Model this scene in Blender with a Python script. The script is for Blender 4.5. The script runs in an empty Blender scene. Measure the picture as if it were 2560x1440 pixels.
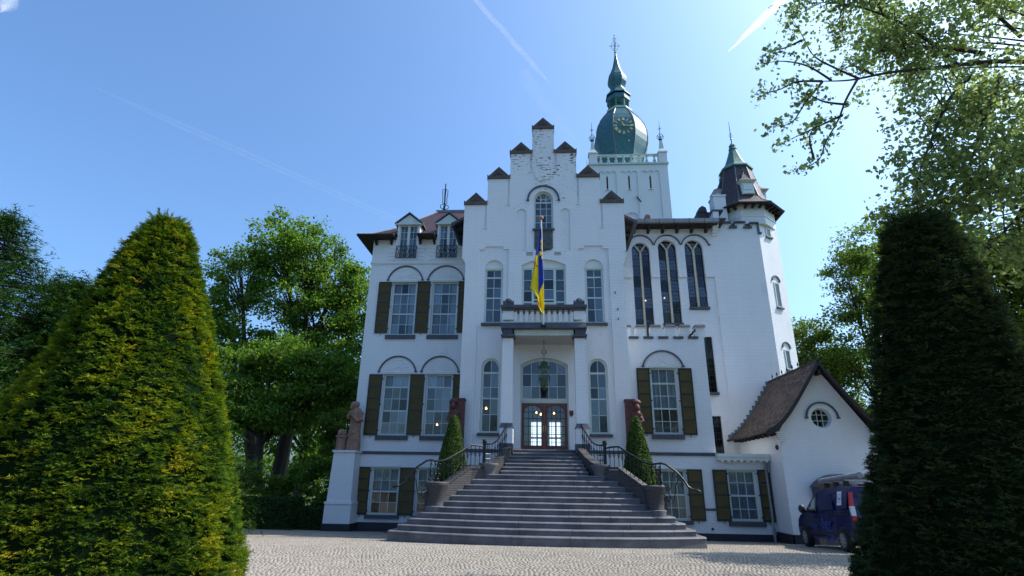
import bpy, math, random
import numpy as np
from mathutils import Vector, Matrix
from mathutils.geometry import tessellate_polygon
random.seed(7); RNG = np.random.default_rng(11)
SC = bpy.context.scene; COL = SC.collection
R = math.radians
# ------------------------------------------------------------------ camera
F_PX, PITCH, YAW, ROLL = 1360.04, R(19.656), R(-3.675), R(0.937)
fwd = Vector((math.sin(YAW)*math.cos(PITCH), math.cos(YAW)*math.cos(PITCH), math.sin(PITCH)))
r0 = Vector((math.cos(YAW), -math.sin(YAW), 0)); u0 = r0.cross(fwd)
right = r0*math.cos(ROLL) + u0*math.sin(ROLL); up = -r0*math.sin(ROLL) + u0*math.cos(ROLL)
cd = bpy.data.cameras.new('camera'); cam = bpy.data.objects.new('camera', cd); COL.objects.link(cam)
cam.matrix_world = Matrix((( right.x, up.x, -fwd.x, 0.0565), (right.y, up.y, -fwd.y, 0), (right.z, up.z, -fwd.z, 1.65), (0, 0, 0, 1)))
cd.sensor_width = 36; cd.lens = F_PX/2560*36; cd.clip_end = 60000; cd.clip_start = 0.05
SC.camera = cam
# ------------------------------------------------------------------ sky, sun, exposure
SUN_EL, SUN_AZ = R(50), R(77)            # azimuth clockwise from +Y
w = bpy.data.worlds.new("World"); SC.world = w; w.use_nodes = True
nt = w.node_tree; nt.nodes.clear()
sky = nt.nodes.new('ShaderNodeTexSky'); sky.sky_type = 'NISHITA'; sky.sun_disc = False
sky.sun_elevation = SUN_EL; sky.sun_rotation = SUN_AZ; sky.air_density = 1.0; sky.dust_density = 3.6; sky.ozone_density = 3.2
bg = nt.nodes.new('ShaderNodeBackground'); bg.inputs['Strength'].default_value = 0.135
wo = nt.nodes.new('ShaderNodeOutputWorld')
tint = nt.nodes.new('ShaderNodeMix'); tint.data_type = 'RGBA'; tint.blend_type = 'MULTIPLY'; tint.inputs[0].default_value = 1; tint.inputs[7].default_value = (.74, .99, 1.19, 1)
nt.links.new(sky.outputs[0], tint.inputs[6]); nt.links.new(tint.outputs[2], bg.inputs[0]); nt.links.new(bg.outputs[0], wo.inputs[0])
sl = bpy.data.lights.new('sun', 'SUN'); sl.energy = 3.4; sl.angle = R(0.5); sl.color = (1, .94, .85)
so = bpy.data.objects.new('sun', sl); COL.objects.link(so)
sd = Vector((math.sin(SUN_AZ)*math.cos(SUN_EL), math.cos(SUN_AZ)*math.cos(SUN_EL), math.sin(SUN_EL)))
so.rotation_euler = sd.to_track_quat('Z', 'Y').to_euler(); so.location = sd*60
SC.view_settings.view_transform = 'Standard'; SC.view_settings.look = 'None'
SC.view_settings.exposure = 0.85; SC.view_settings.gamma = 1; SC.view_settings.use_curve_mapping = False
SC.render.engine = 'CYCLES'; SC.cycles.use_denoising = True
SC.cycles.max_bounces = 8; SC.cycles.transparent_max_bounces = 16

# ------------------------------------------------------------------ materials
M = {}
def nodes(name):
    m = bpy.data.materials.new(name); m.use_nodes = True; t = m.node_tree
    return m, t, t.nodes['Principled BSDF'], t.nodes['Material Output']
def N(t, typ, **kw):
    n = t.nodes.new(typ)
    for k, v in kw.items():
        if k in n.inputs: n.inputs[k].default_value = v
        else: setattr(n, k, v)
    return n
def ramp(t, fac, stops):
    r = t.nodes.new('ShaderNodeValToRGB'); e = r.color_ramp.elements
    while len(e) < len(stops): e.new(0.5)
    for x, (p, c) in zip(e, stops):
        x.position = p; x.color = (*c, 1) if len(c) == 3 else c
    t.links.new(fac, r.inputs[0]); return r.outputs[0]
def simple(key, col, rough=.6, var=.25, scale=3.0, bump=0.0, bscale=40, metal=0, spec=.5):
    m, t, b, o = nodes(key)
    tc = N(t, 'ShaderNodeTexCoord'); nz = N(t, 'ShaderNodeTexNoise', Scale=scale, Detail=6.0, Roughness=.65)
    t.links.new(tc.outputs['Object'], nz.inputs['Vector'])
    lo = tuple(c*(1-var) for c in col); hi = tuple(min(1, c*(1+var)) for c in col)
    t.links.new(ramp(t, nz.outputs['Fac'], [(.3, lo), (.7, hi)]), b.inputs['Base Color'])
    b.inputs['Roughness'].default_value = rough; b.inputs['Metallic'].default_value = metal
    b.inputs['Specular IOR Level'].default_value = spec
    if bump:
        n2 = N(t, 'ShaderNodeTexNoise', Scale=bscale, Detail=4.0); t.links.new(tc.outputs['Object'], n2.inputs['Vector'])
        bp = N(t, 'ShaderNodeBump', Strength=bump, Distance=.02); t.links.new(n2.outputs['Fac'], bp.inputs['Height'])
        t.links.new(bp.outputs[0], b.inputs['Normal'])
    M[key] = m; return m
def brickwall(key, col, wear=0.0, joint=.35):
    m, t, b, o = nodes(key)
    g = N(t, 'ShaderNodeNewGeometry'); s = N(t, 'ShaderNodeSeparateXYZ'); t.links.new(g.outputs['Position'], s.inputs[0])
    a = N(t, 'ShaderNodeMath', operation='ADD'); t.links.new(s.outputs[0], a.inputs[0]); t.links.new(s.outputs[1], a.inputs[1])
    c = N(t, 'ShaderNodeCombineXYZ'); t.links.new(a.outputs[0], c.inputs[0]); t.links.new(s.outputs[2], c.inputs[1])
    nw = N(t, 'ShaderNodeTexNoise', Scale=1.3, Detail=3.0); t.links.new(g.outputs['Position'], nw.inputs['Vector'])
    ad = N(t, 'ShaderNodeVectorMath', operation='MULTIPLY_ADD'); t.links.new(nw.outputs['Color'], ad.inputs[0])
    ad.inputs[1].default_value = (.02, .02, 0); t.links.new(c.outputs[0], ad.inputs[2])
    br = N(t, 'ShaderNodeTexBrick', Scale=1.0); br.inputs['Brick Width'].default_value = .23; br.inputs['Row Height'].default_value = .075
    br.inputs['Mortar Size'].default_value = .012; br.inputs['Mortar Smooth'].default_value = .6
    br.inputs['Color1'].default_value = (1, 1, 1, 1); br.inputs['Color2'].default_value = (.8, .8, .8, 1); br.inputs['Mortar'].default_value = (0, 0, 0, 1)
    t.links.new(ad.outputs[0], br.inputs['Vector'])
    n1 = N(t, 'ShaderNodeTexNoise', Scale=.45, Detail=8.0, Roughness=.7); t.links.new(g.outputs['Position'], n1.inputs['Vector'])
    # vertical streaks
    mp = N(t, 'ShaderNodeMapping'); mp.inputs['Scale'].default_value = (3.5, 3.5, .22); t.links.new(g.outputs['Position'], mp.inputs[0])
    n2 = N(t, 'ShaderNodeTexNoise', Scale=1.0, Detail=6.0, Roughness=.6); t.links.new(mp.outputs[0], n2.inputs['Vector'])
    mx = N(t, 'ShaderNodeMath', operation='MULTIPLY_ADD'); t.links.new(n2.outputs['Fac'], mx.inputs[0]); mx.inputs[1].default_value = .5
    t.links.new(n1.outputs['Fac'], mx.inputs[2])
    basec = ramp(t, mx.outputs[0], [(.36, tuple(x*.50 for x in col)), (.47, tuple(x*.86 for x in col)), (.62, col), (.95, tuple(min(.9, x*1.06) for x in col))])
    mj = N(t, 'ShaderNodeMix', data_type='RGBA', blend_type='MULTIPLY'); mj.inputs[0].default_value = joint*.45
    t.links.new(basec, mj.inputs[6]); t.links.new(br.outputs['Color'], mj.inputs[7])
    out = mj.outputs[2]
    if wear:
        bw = N(t, 'ShaderNodeTexNoise', Scale=.55, Detail=2.0); t.links.new(g.outputs['Position'], bw.inputs['Vector'])
        mp2 = N(t, 'ShaderNodeMapping'); mp2.inputs['Scale'].default_value = (4.5, 4.5, 15); t.links.new(g.outputs['Position'], mp2.inputs[0])
        n3 = N(t, 'ShaderNodeTexNoise', Scale=1.0, Detail=3.0, Roughness=.5); t.links.new(mp2.outputs[0], n3.inputs['Vector'])
        hz = N(t, 'ShaderNodeMapRange'); t.links.new(s.outputs[2], hz.inputs[0]); hz.inputs[1].default_value = 13.5; hz.inputs[2].default_value = 17.5
        hz.inputs[3].default_value = -.12; hz.inputs[4].default_value = .03
        a2 = N(t, 'ShaderNodeMath', operation='MULTIPLY_ADD'); t.links.new(bw.outputs['Fac'], a2.inputs[0]); a2.inputs[1].default_value = .42; t.links.new(n3.outputs['Fac'], a2.inputs[2])
        a3 = N(t, 'ShaderNodeMath', operation='ADD'); t.links.new(a2.outputs[0], a3.inputs[0]); t.links.new(hz.outputs[0], a3.inputs[1])
        msk = ramp(t, a3.outputs[0], [(.86-.03*wear, (0, 0, 0)), (.89-.03*wear, (1, 1, 1))])
        m2 = N(t, 'ShaderNodeMix', data_type='RGBA'); t.links.new(msk, m2.inputs[0]); t.links.new(out, m2.inputs[6]); m2.inputs[7].default_value = (.13, .09, .08, 1)
        out = m2.outputs[2]
    t.links.new(out, b.inputs['Base Color']); b.inputs['Roughness'].default_value = .62
    bp = N(t, 'ShaderNodeBump', Strength=.55, Distance=.012); t.links.new(br.outputs['Color'], bp.inputs['Height']); t.links.new(bp.outputs[0], b.inputs['Normal'])
    M[key] = m
brickwall('white_wall', (.72, .73, .75), 0)
brickwall('gable_white', (.72, .73, .75), .75)
brickwall('tower_white', (.74, .76, .74), 0)
brickwall('cheek_brick', (.048, .044, .047), 0, joint=1.0)
simple('white_paint', (.66, .69, .66), .45, .08, 2)
simple('frame_paint', (.50, .55, .51), .4, .1, 2)
simple('dormer_paint', (.52, .58, .55), .5, .12, 2)
simple('bluestone', (.06, .065, .085), .6, .35, 4, .3, 60)
simple('step_stone', (.105, .103, .115), .62, .45, 1.6, .5, 45)
simple('mortar', (.05, .05, .05), .9, .3, 8)
simple('plinth', (.016, .018, .03), .55, .4, 3)
simple('cap_stone', (.085, .066, .058), .75, .45, 9, .5, 40)
simple('grey_relief', (.07, .085, .085), .7, .5, 5, .4, 25)
simple('iron', (.008, .009, .013), .38, .3, 6, .1, 40, .0, .4)
simple('shutter_frame', (.008, .014, .013), .4, .3, 4)
simple('louvre', (.115, .088, .030), .5, .25, 5)
simple('door_wood', (.13, .035, .022), .35, .35, 7)
simple('terracotta', (.095, .030, .028), .7, .4, 7, .4, 30)
simple('sandstone', (.26, .155, .108), .85, .4, 8, .6, 35)
simple('slate', (.052, .036, .045), .6, .45, 7, .4, 30)
simple('purple_slate', (.085, .045, .055), .6, .4, 6, .4, 30)
simple('brown_tile', (.105, .068, .052), .7, .5, 11, .5, 30)
simple('lead', (.13, .15, .17), .45, .2, 5)
simple('dark_zinc', (.05, .055, .065), .5, .25, 5)
simple('zinc', (.22, .23, .26), .5, .25, 5)
simple('copper_green', (.045, .15, .125), .5, .35, 5, .2, 20)
simple('dome_slate', (.036, .140, .160), .5, .35, 5, .25, 30)  # slate lightened towards teal to carry the lens glare
simple('tower_trim', (.50, .58, .53), .55, .2, 4)
simple('gold', (.80, .66, .26), .5, .06, 5)
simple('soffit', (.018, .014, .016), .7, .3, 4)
simple('brick_plain', (.26, .14, .10), .8, .4, 10)
simple('interior_dark', (.02, .024, .03), .9, .4, 1.0)  # near-black colour stands in for the darkness of unlit rooms
simple('interior_pale', (.35, .36, .38), .8, .1, 1)
simple('curtain', (.30, .30, .31), .9, .12, 3)
simple('blind', (.26, .27, .26), .9, .15, 3)
simple('tracery', (.50, .44, .34), .7, .15, 6, .2, 30)
simple('lead_came', (.02, .022, .028), .5, .2, 6)
simple('bark', (.045, .034, .026), .9, .4, 5, .8, 18)
simple('soil', (.05, .04, .03), 1, .4, 8)
def cloth(key, col):
    m, t, b, o = nodes(key); b.inputs['Base Color'].default_value = (*col, 1); b.inputs['Roughness'].default_value = .7
    tl = N(t, 'ShaderNodeBsdfTranslucent'); tl.inputs[0].default_value = (*[min(1, c*1.15) for c in col], 1); mx = N(t, 'ShaderNodeMixShader'); mx.inputs[0].default_value = .45
    t.links.new(b.outputs[0], mx.inputs[1]); t.links.new(tl.outputs[0], mx.inputs[2]); t.links.new(mx.outputs[0], o.inputs[0]); M[key] = m
cloth('flag_yellow', (.80, .66, .008)); cloth('flag_blue', (.02, .065, .42)); cloth('flag_red', (.65, .06, .02))
simple('pole_white', (.62, .60, .58), .4, .1, 6)
simple('copper_knob', (.42, .2, .13), .4, .2, 6)
simple('van_blue', (.012, .012, .072), .18, .12, 2)
simple('van_black', (.012, .012, .016), .5, .2, 4)
simple('tyre', (.012, .012, .012), .85, .2, 6)
simple('alloy', (.42, .42, .45), .35, .1, 6, 0, 40, .7)
simple('rack_metal', (.55, .55, .57), .3, .1, 6, 0, 40, .8)
simple('tail_red', (.55, .012, .018), .15, .1, 6)
simple('tail_white', (.72, .72, .72), .2, .08, 6)
simple('plate_yellow', (.62, .38, .02), .4, .06, 6)
simple('sticker_white', (.72, .74, .78), .5, .05, 6)
simple('sticker_blue', (.03, .16, .50), .5, .08, 6)
simple('lettering_blue', (.018, .05, .26), .35, .08, 6)
simple('plank', (.16, .11, .085), .7, .45, 3, .4, 40)
simple('lantern_green', (.035, .07, .035), .45, .4, 7)
simple('white_plaster', (.42, .42, .40), .8, .1, 2)
simple('brass', (.5, .36, .14), .35, .1, 6, 0, 40, .8)
m = M['brown_tile']; t = m.node_tree; b = t.nodes['Principled BSDF']; src = b.inputs['Base Color'].links[0].from_socket
g = N(t, 'ShaderNodeNewGeometry'); mr = N(t, 'ShaderNodeMapRange'); t.links.new(g.outputs['Random Per Island'], mr.inputs[0]); mr.inputs[3].default_value = .4; mr.inputs[4].default_value = 1.5
mm = N(t, 'ShaderNodeMix', data_type='RGBA', blend_type='MULTIPLY'); mm.inputs[0].default_value = 1; t.links.new(src, mm.inputs[6]); t.links.new(mr.outputs[0], mm.inputs[7]); t.links.new(mm.outputs[2], b.inputs['Base Color'])
def emis(key, col, s):
    m, t, b, o = nodes(key); b.inputs['Base Color'].default_value = (*col, 1)
    b.inputs['Emission Color'].default_value = (*col, 1); b.inputs['Emission Strength'].default_value = s; M[key] = m
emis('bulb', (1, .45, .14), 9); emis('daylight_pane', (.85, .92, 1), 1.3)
def glassmat(key, tint, rough, mixf=.5, spec=1.45):
    m, t, b, o = nodes(key); t.nodes.remove(b)
    tr = N(t, 'ShaderNodeBsdfTransparent'); tr.inputs[0].default_value = (*tint, 1)
    gl = N(t, 'ShaderNodeBsdfGlossy'); gl.inputs['Roughness'].default_value = rough; gl.inputs[0].default_value = (.9, .95, 1, 1)
    tc = N(t, 'ShaderNodeTexCoord'); nz = N(t, 'ShaderNodeTexNoise', Scale=2.2, Detail=2.0); t.links.new(tc.outputs['Object'], nz.inputs['Vector'])
    bp = N(t, 'ShaderNodeBump', Strength=.2, Distance=.05); t.links.new(nz.outputs['Fac'], bp.inputs['Height']); t.links.new(bp.outputs[0], gl.inputs['Normal'])
    fr = N(t, 'ShaderNodeLayerWeight', Blend=.5); pw = N(t, 'ShaderNodeMath', operation='POWER'); t.links.new(fr.outputs['Facing'], pw.inputs[0]); pw.inputs[1].default_value = 4.0
    ml = N(t, 'ShaderNodeMath', operation='MULTIPLY_ADD'); t.links.new(pw.outputs[0], ml.inputs[0]); ml.inputs[1].default_value = .8
    oi = N(t, 'ShaderNodeObjectInfo'); mr = N(t, 'ShaderNodeMapRange'); t.links.new(oi.outputs['Random'], mr.inputs[0]); mr.inputs[3].default_value = mixf*.5; mr.inputs[4].default_value = mixf*1.9; t.links.new(mr.outputs[0], ml.inputs[2])
    mx = N(t, 'ShaderNodeMixShader'); t.links.new(ml.outputs[0], mx.inputs[0]); t.links.new(tr.outputs[0], mx.inputs[1]); t.links.new(gl.outputs[0], mx.inputs[2])
    t.links.new(mx.outputs[0], o.inputs[0]); M[key] = m
glassmat('glass', (.80, .86, .90), .03, .05)
glassmat('leaded_glass', (.42, .46, .55), .10, .06)
glassmat('dark_glass', (.25, .27, .3), .05, .05)
def leafmat(key, stops, trans=.35, rough=.6, spec=.18):
    m, t, b, o = nodes(key)
    at = N(t, 'ShaderNodeAttribute'); at.attribute_name = 'rnd'
    col = ramp(t, at.outputs['Fac'], stops)
    t.links.new(col, b.inputs['Base Color']); b.inputs['Roughness'].default_value = rough; b.inputs['Specular IOR Level'].default_value = spec
    tl = N(t, 'ShaderNodeBsdfTranslucent'); hs = N(t, 'ShaderNodeHueSaturation'); hs.inputs['Saturation'].default_value = 1.15; hs.inputs['Value'].default_value = 1.5
    t.links.new(col, hs.inputs['Color']); t.links.new(hs.outputs[0], tl.inputs[0])
    mx = N(t, 'ShaderNodeMixShader'); mx.inputs[0].default_value = trans
    t.links.new(b.outputs[0], mx.inputs[1]); t.links.new(tl.outputs[0], mx.inputs[2]); t.links.new(mx.outputs[0], o.inputs[0]); M[key] = m
leafmat('leaf_green', [(0, (.040, .088, .014)), (.5, (.098, .180, .028)), (1, (.19, .27, .055))], .5)
leafmat('leaf_light', [(0, (.06, .10, .018)), (.5, (.11, .17, .03)), (1, (.18, .24, .05))], .5)
leafmat('leaf_plane', [(0, (.11, .15, .055)), (.5, (.20, .25, .09)), (1, (.30, .34, .14))], .68)
leafmat('leaf_conifer', [(0, (.009, .030, .006)), (.6, (.022, .058, .010)), (1, (.06, .11, .02))], .22, .85, .03)
leafmat('leaf_yew', [(0, (.014, .036, .008)), (.24, (.040, .092, .010)), (.48, (.120, .175, .012)), (.80, (.26, .27, .014)), (.93, (.33, .25, .014)), (1, (.38, .22, .018))], .28, .75, .08)  # young yellow-green tips, raised further so they look sunlit
leafmat('leaf_yew_shaded', [(0, (.012, .026, .011)), (.6, (.036, .058, .020)), (1, (.095, .105, .03))], .2, .75, .08)  # darker copy for the right yew, the tree's shade put into the colour
leafmat('leaf_hedge', [(0, (.010, .032, .010)), (.6, (.02, .055, .014)), (1, (.05, .10, .02))], .2)
leafmat('leaf_topiary', [(0, (.016, .042, .010)), (.6, (.045, .095, .014)), (1, (.12, .18, .02))], .3)
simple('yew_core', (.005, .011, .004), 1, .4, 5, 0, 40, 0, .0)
# cobbles
def settmat(key, objinfo):
    m, t, b, o = nodes(key)
    if objinfo: src = N(t, 'ShaderNodeObjectInfo').outputs['Random']
    else:
        a = N(t, 'ShaderNodeAttribute'); a.attribute_name = 'rnd'; src = a.outputs['Fac']
    g = N(t, 'ShaderNodeNewGeometry'); nz = N(t, 'ShaderNodeTexNoise', Scale=18.0, Detail=5.0); t.links.new(g.outputs['Position'], nz.inputs['Vector'])
    n2 = N(t, 'ShaderNodeTexNoise', Scale=.35, Detail=3.0); t.links.new(g.outputs['Position'], n2.inputs['Vector'])
    s1 = N(t, 'ShaderNodeMath', operation='MULTIPLY_ADD'); t.links.new(nz.outputs['Fac'], s1.inputs[0]); s1.inputs[1].default_value = .5; t.links.new(src, s1.inputs[2])
    s2 = N(t, 'ShaderNodeMath', operation='MULTIPLY_ADD'); t.links.new(n2.outputs['Fac'], s2.inputs[0]); s2.inputs[1].default_value = .8; t.links.new(s1.outputs[0], s2.inputs[2])
    s3 = N(t, 'ShaderNodeMath', operation='MULTIPLY'); t.links.new(s2.outputs[0], s3.inputs[0]); s3.inputs[1].default_value = .5
    t.links.new(ramp(t, s3.outputs[0], [(.15, (.175, .150, .118)), (.5, (.238, .207, .170)), (.9, (.30, .265, .222))]), b.inputs['Base Color'])
    b.inputs['Roughness'].default_value = .75
    bp = N(t, 'ShaderNodeBump', Strength=.3, Distance=.008); t.links.new(nz.outputs['Fac'], bp.inputs['Height']); t.links.new(bp.outputs[0], b.inputs['Normal']); M[key] = m
settmat('sett', True); settmat('setts', False)
simple('joint_sand', (.19, .164, .132), 1, .3, 9)
# ground
m, t, b, o = nodes('ground'); g = N(t, 'ShaderNodeNewGeometry'); nz = N(t, 'ShaderNodeTexNoise', Scale=.6, Detail=8.0); t.links.new(g.outputs['Position'], nz.inputs['Vector'])
t.links.new(ramp(t, nz.outputs['Fac'], [(.3, (.03, .045, .015)), (.7, (.06, .085, .025))]), b.inputs['Base Color']); b.inputs['Roughness'].default_value = 1; M['ground'] = m
# contrail
def trailmat(key, dens):
    m, t, b, o = nodes(key); t.nodes.remove(b)
    tr = N(t, 'ShaderNodeBsdfTransparent'); df = N(t, 'ShaderNodeBsdfDiffuse'); df.inputs[0].default_value = (.95, .95, .95, 1)
    tl = N(t, 'ShaderNodeBsdfTranslucent'); tl.inputs[0].default_value = (.95, .95, .95, 1)
    m1 = N(t, 'ShaderNodeMixShader'); m1.inputs[0].default_value = .6; t.links.new(df.outputs[0], m1.inputs[1]); t.links.new(tl.outputs[0], m1.inputs[2])
    lw = N(t, 'ShaderNodeLayerWeight', Blend=.5); inv = N(t, 'ShaderNodeMath', operation='SUBTRACT'); inv.inputs[0].default_value = 1; t.links.new(lw.outputs['Facing'], inv.inputs[1])
    pw = N(t, 'ShaderNodeMath', operation='POWER'); t.links.new(inv.outputs[0], pw.inputs[0]); pw.inputs[1].default_value = 1.6
    tc = N(t, 'ShaderNodeTexCoord'); nz = N(t, 'ShaderNodeTexNoise', Scale=.0035, Detail=5.0); t.links.new(tc.outputs['Object'], nz.inputs['Vector'])
    mr = N(t, 'ShaderNodeMapRange'); t.links.new(nz.outputs['Fac'], mr.inputs[0]); mr.inputs[1].default_value = .3; mr.inputs[2].default_value = .7; mr.inputs[3].default_value = .35; mr.inputs[4].default_value = 1
    ml = N(t, 'ShaderNodeMath', operation='MULTIPLY'); t.links.new(pw.outputs[0], ml.inputs[0]); t.links.new(mr.outputs[0], ml.inputs[1])
    m3 = N(t, 'ShaderNodeMath', operation='MULTIPLY'); t.links.new(ml.outputs[0], m3.inputs[0]); m3.inputs[1].default_value = dens
    mx = N(t, 'ShaderNodeMixShader'); t.links.new(m3.outputs[0], mx.inputs[0]); t.links.new(tr.outputs[0], mx.inputs[1]); t.links.new(m1.outputs[0], mx.inputs[2])
    t.links.new(mx.outputs[0], o.inputs[0]); M[key] = m
trailmat('trail_bright', .62); trailmat('trail_soft', .20); trailmat('trail_faint', .055)

# ------------------------------------------------------------------ mesh helpers
class MB:
    def __init__(s): s.v = []; s.f = []
    def add(s, vs, fs):
        n = len(s.v); s.v += [tuple(v) for v in vs]; s.f += [tuple(i+n for i in f) for f in fs]; return s
    def hexa(s, p):   # 8 pts: bottom 4 ccw, top 4 ccw
        return s.add(p, [(3, 2, 1, 0), (4, 5, 6, 7), (0, 1, 5, 4), (1, 2, 6, 5), (2, 3, 7, 6), (3, 0, 4, 7)])
    def box(s, x0, x1, y0, y1, z0, z1):
        return s.hexa([(x0, y0, z0), (x1, y0, z0), (x1, y1, z0), (x0, y1, z0), (x0, y0, z1), (x1, y0, z1), (x1, y1, z1), (x0, y1, z1)])
    def prism(s, poly, y0, y1):            # (x,z) polygon extruded along y
        n = len(poly); vs = [(x, y0, z) for x, z in poly] + [(x, y1, z) for x, z in poly]
        return s.add(vs, [tuple(range(n)), tuple(range(2*n-1, n-1, -1))] + [(i, i+n, (i+1) % n+n, (i+1) % n) for i in range(n)])
    def prismx(s, poly, x0, x1):           # (y,z) polygon extruded along x
        n = len(poly); vs = [(x0, y, z) for y, z in poly] + [(x1, y, z) for y, z in poly]
        return s.add(vs, [tuple(range(n)), tuple(range(2*n-1, n-1, -1))] + [(i, i+n, (i+1) % n+n, (i+1) % n) for i in range(n)])
    def prismz(s, poly, z0, z1):
        n = len(poly); vs = [(x, y, z0) for x, y in poly] + [(x, y, z1) for x, y in poly]
        return s.add(vs, [tuple(range(n-1, -1, -1)), tuple(range(n, 2*n))] + [(i, (i+1) % n, (i+1) % n+n, i+n) for i in range(n)])
    def plate(s, outer, holes, y0, y1):    # (x,z) outline with holes
        loops = [outer] + list(holes); flat = [q for l in loops for q in l]; n = len(flat)
        tri = tessellate_polygon([[Vector((x, z, 0)) for x, z in l] for l in loops])
        vs = [(x, y0, z) for x, z in flat] + [(x, y1, z) for x, z in flat]
        fs = [tuple(q) for q in tri] + [tuple(i+n for i in reversed(q)) for q in tri]
        k = 0
        for l in loops:
            c = len(l)
            fs += [(k+i, k+(i+1) % c, k+(i+1) % c+n, k+i+n) for i in range(c)]; k += c
        return s.add(vs, fs)
    def lathe(s, prof, n, cx=0, cy=0, ph=0.0, cap=True, sx=1, sy=1):
        vs = []; k = len(prof)
        for r, z in prof:
            for i in range(n):
                a = ph + 2*math.pi*i/n; vs.append((cx+r*sx*math.cos(a), cy+r*sy*math.sin(a), z))
        fs = [(j*n+i, j*n+(i+1) % n, (j+1)*n+(i+1) % n, (j+1)*n+i) for j in range(k-1) for i in range(n)]
        if cap: fs += [tuple(range(n-1, -1, -1)), tuple(range((k-1)*n, k*n))]
        return s.add(vs, fs)
    def tube(s, pts, r, n=6, cap=True):
        pts = [Vector(q) for q in pts]; k = len(pts); vs = []
        for i, q in enumerate(pts):
            d = (pts[min(i+1, k-1)] - pts[max(i-1, 0)]).normalized()
            a = Vector((0, 0, 1)) if abs(d.z) < .9 else Vector((0, 1, 0))
            e1 = d.cross(a).normalized(); e2 = e1.cross(d)
            rr = r[i] if isinstance(r, (list, tuple)) else r
            for j in range(n):
                t_ = 2*math.pi*j/n; vs.append(q + e1*rr*math.cos(t_) + e2*rr*math.sin(t_))
        fs = [(j*n+i, j*n+(i+1) % n, (j+1)*n+(i+1) % n, (j+1)*n+i) for j in range(k-1) for i in range(n)]
        if cap: fs += [tuple(range(n-1, -1, -1)), tuple(range((k-1)*n, k*n))]
        return s.add(vs, fs)
    def ball(s, c, r, n=8, m=6, sx=1, sy=1, sz=1):
        return s.add([(c[0]+x*sx, c[1]+y*sy, c[2]+z*sz) for x, y, z in
                      [(r*math.sin(math.pi*j/m)*math.cos(2*math.pi*i/n), r*math.sin(math.pi*j/m)*math.sin(2*math.pi*i/n), r*math.cos(math.pi*j/m)) for j in range(m+1) for i in range(n)]],
                     [(j*n+i, (j+1)*n+i, (j+1)*n+(i+1) % n, j*n+(i+1) % n) for j in range(m) for i in range(n)])
    def arc(s, poly_out, poly_in, y0, y1): # band between two equally long open polylines (x,z)
        n = len(poly_out)
        for i in range(n-1):
            (a, b_), (c, d), (e, f), (g_, h) = poly_in[i], poly_in[i+1], poly_out[i], poly_out[i+1]
            s.hexa([(a, y0, b_), (c, y0, d), (c, y1, d), (a, y1, b_), (e, y0, f), (g_, y0, h), (g_, y1, h), (e, y1, f)])
        return s
    def xf(s, mat): s.v = [tuple(mat @ Vector(q)) for q in s.v]; return s
ORG = {}
def mk_mesh(name, mb, mat, org=(0, 0, 0), smooth=False):
    me = bpy.data.meshes.new(name); ox, oy, oz = org
    me.from_pydata([(x-ox, y-oy, z-oz) for x, y, z in mb.v], [], mb.f)
    if isinstance(mat, (list, tuple)):
        for q in mat: me.materials.append(M[q])
    else: me.materials.append(M[mat])
    import bmesh as _b
    bm = _b.new(); bm.from_mesh(me); _b.ops.recalc_face_normals(bm, faces=bm.faces); bm.to_mesh(me); bm.free()
    if smooth:
        me.polygons.foreach_set('use_smooth', [True]*len(me.polygons)); me.set_sharp_from_angle(angle=R(38))
    me.update(); return me
def obj(name, mb, mat, parent=None, org=None, smooth=False, label=None, kind=None):
    po = ORG[parent.name] if parent else Vector((0, 0, 0)); org = Vector(org) if org is not None else po
    o_ = bpy.data.objects.new(name, mk_mesh(name, mb, mat, org, smooth)); COL.objects.link(o_)
    ORG[o_.name] = org; o_.location = org - po
    if parent: o_.parent = parent
    if label: o_['label'] = label
    if kind: o_['kind'] = kind
    return o_
def inst(name, me, parent, wloc, scale=(1, 1, 1), rot=None):
    o_ = bpy.data.objects.new(name, me); COL.objects.link(o_); o_.parent = parent
    o_.location = Vector(wloc) - ORG[parent.name]; o_.scale = scale; ORG[o_.name] = Vector(wloc)
    if rot: o_.rotation_euler = rot
    return o_
def thing(name, label, cat, loc=(0, 0, 0), group=None):
    o_ = bpy.data.objects.new(name, None); COL.objects.link(o_); o_.location = loc; ORG[o_.name] = Vector(loc)
    o_.empty_display_size = .3
    o_['label'] = label; o_['category'] = cat
    if group: o_['group'] = group
    return o_
def tag(o_, label, cat, group=None):
    o_['label'] = label; o_['category'] = cat
    if group: o_['group'] = group
    return o_
def struct(name, mb, mat, parent=None, smooth=False):
    o_ = obj(name, mb, mat, parent, smooth=smooth)
    o_['kind'] = 'structure'; return o_
def copy_tree(o_, parent=None):
    c = o_.copy(); COL.objects.link(c)
    if parent: c.parent = parent
    ORG[c.name] = ORG[o_.name]
    for ch in o_.children: copy_tree(ch, c)
    return c
def segarc(x0, x1, zs, za, n=12, inc=True):
    w_ = (x1-x0)/2; h = za-zs; cx = (x0+x1)/2; rr = (w_*w_+h*h)/(2*h); cz = za-rr
    a0 = math.atan2(zs-cz, w_)
    return [(cx+rr*math.cos(a), cz+rr*math.sin(a)) for a in [a0+(math.pi-2*a0)*i/n for i in range(n+1)]]   # right to left
def arched(x0, x1, z0, zs, za, n=12):
    return [(x0, z0), (x1, z0)] + segarc(x0, x1, zs, za, n)
def rect(x0, x1, z0, z1): return [(x0, z0), (x1, z0), (x1, z1), (x0, z1)]
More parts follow.
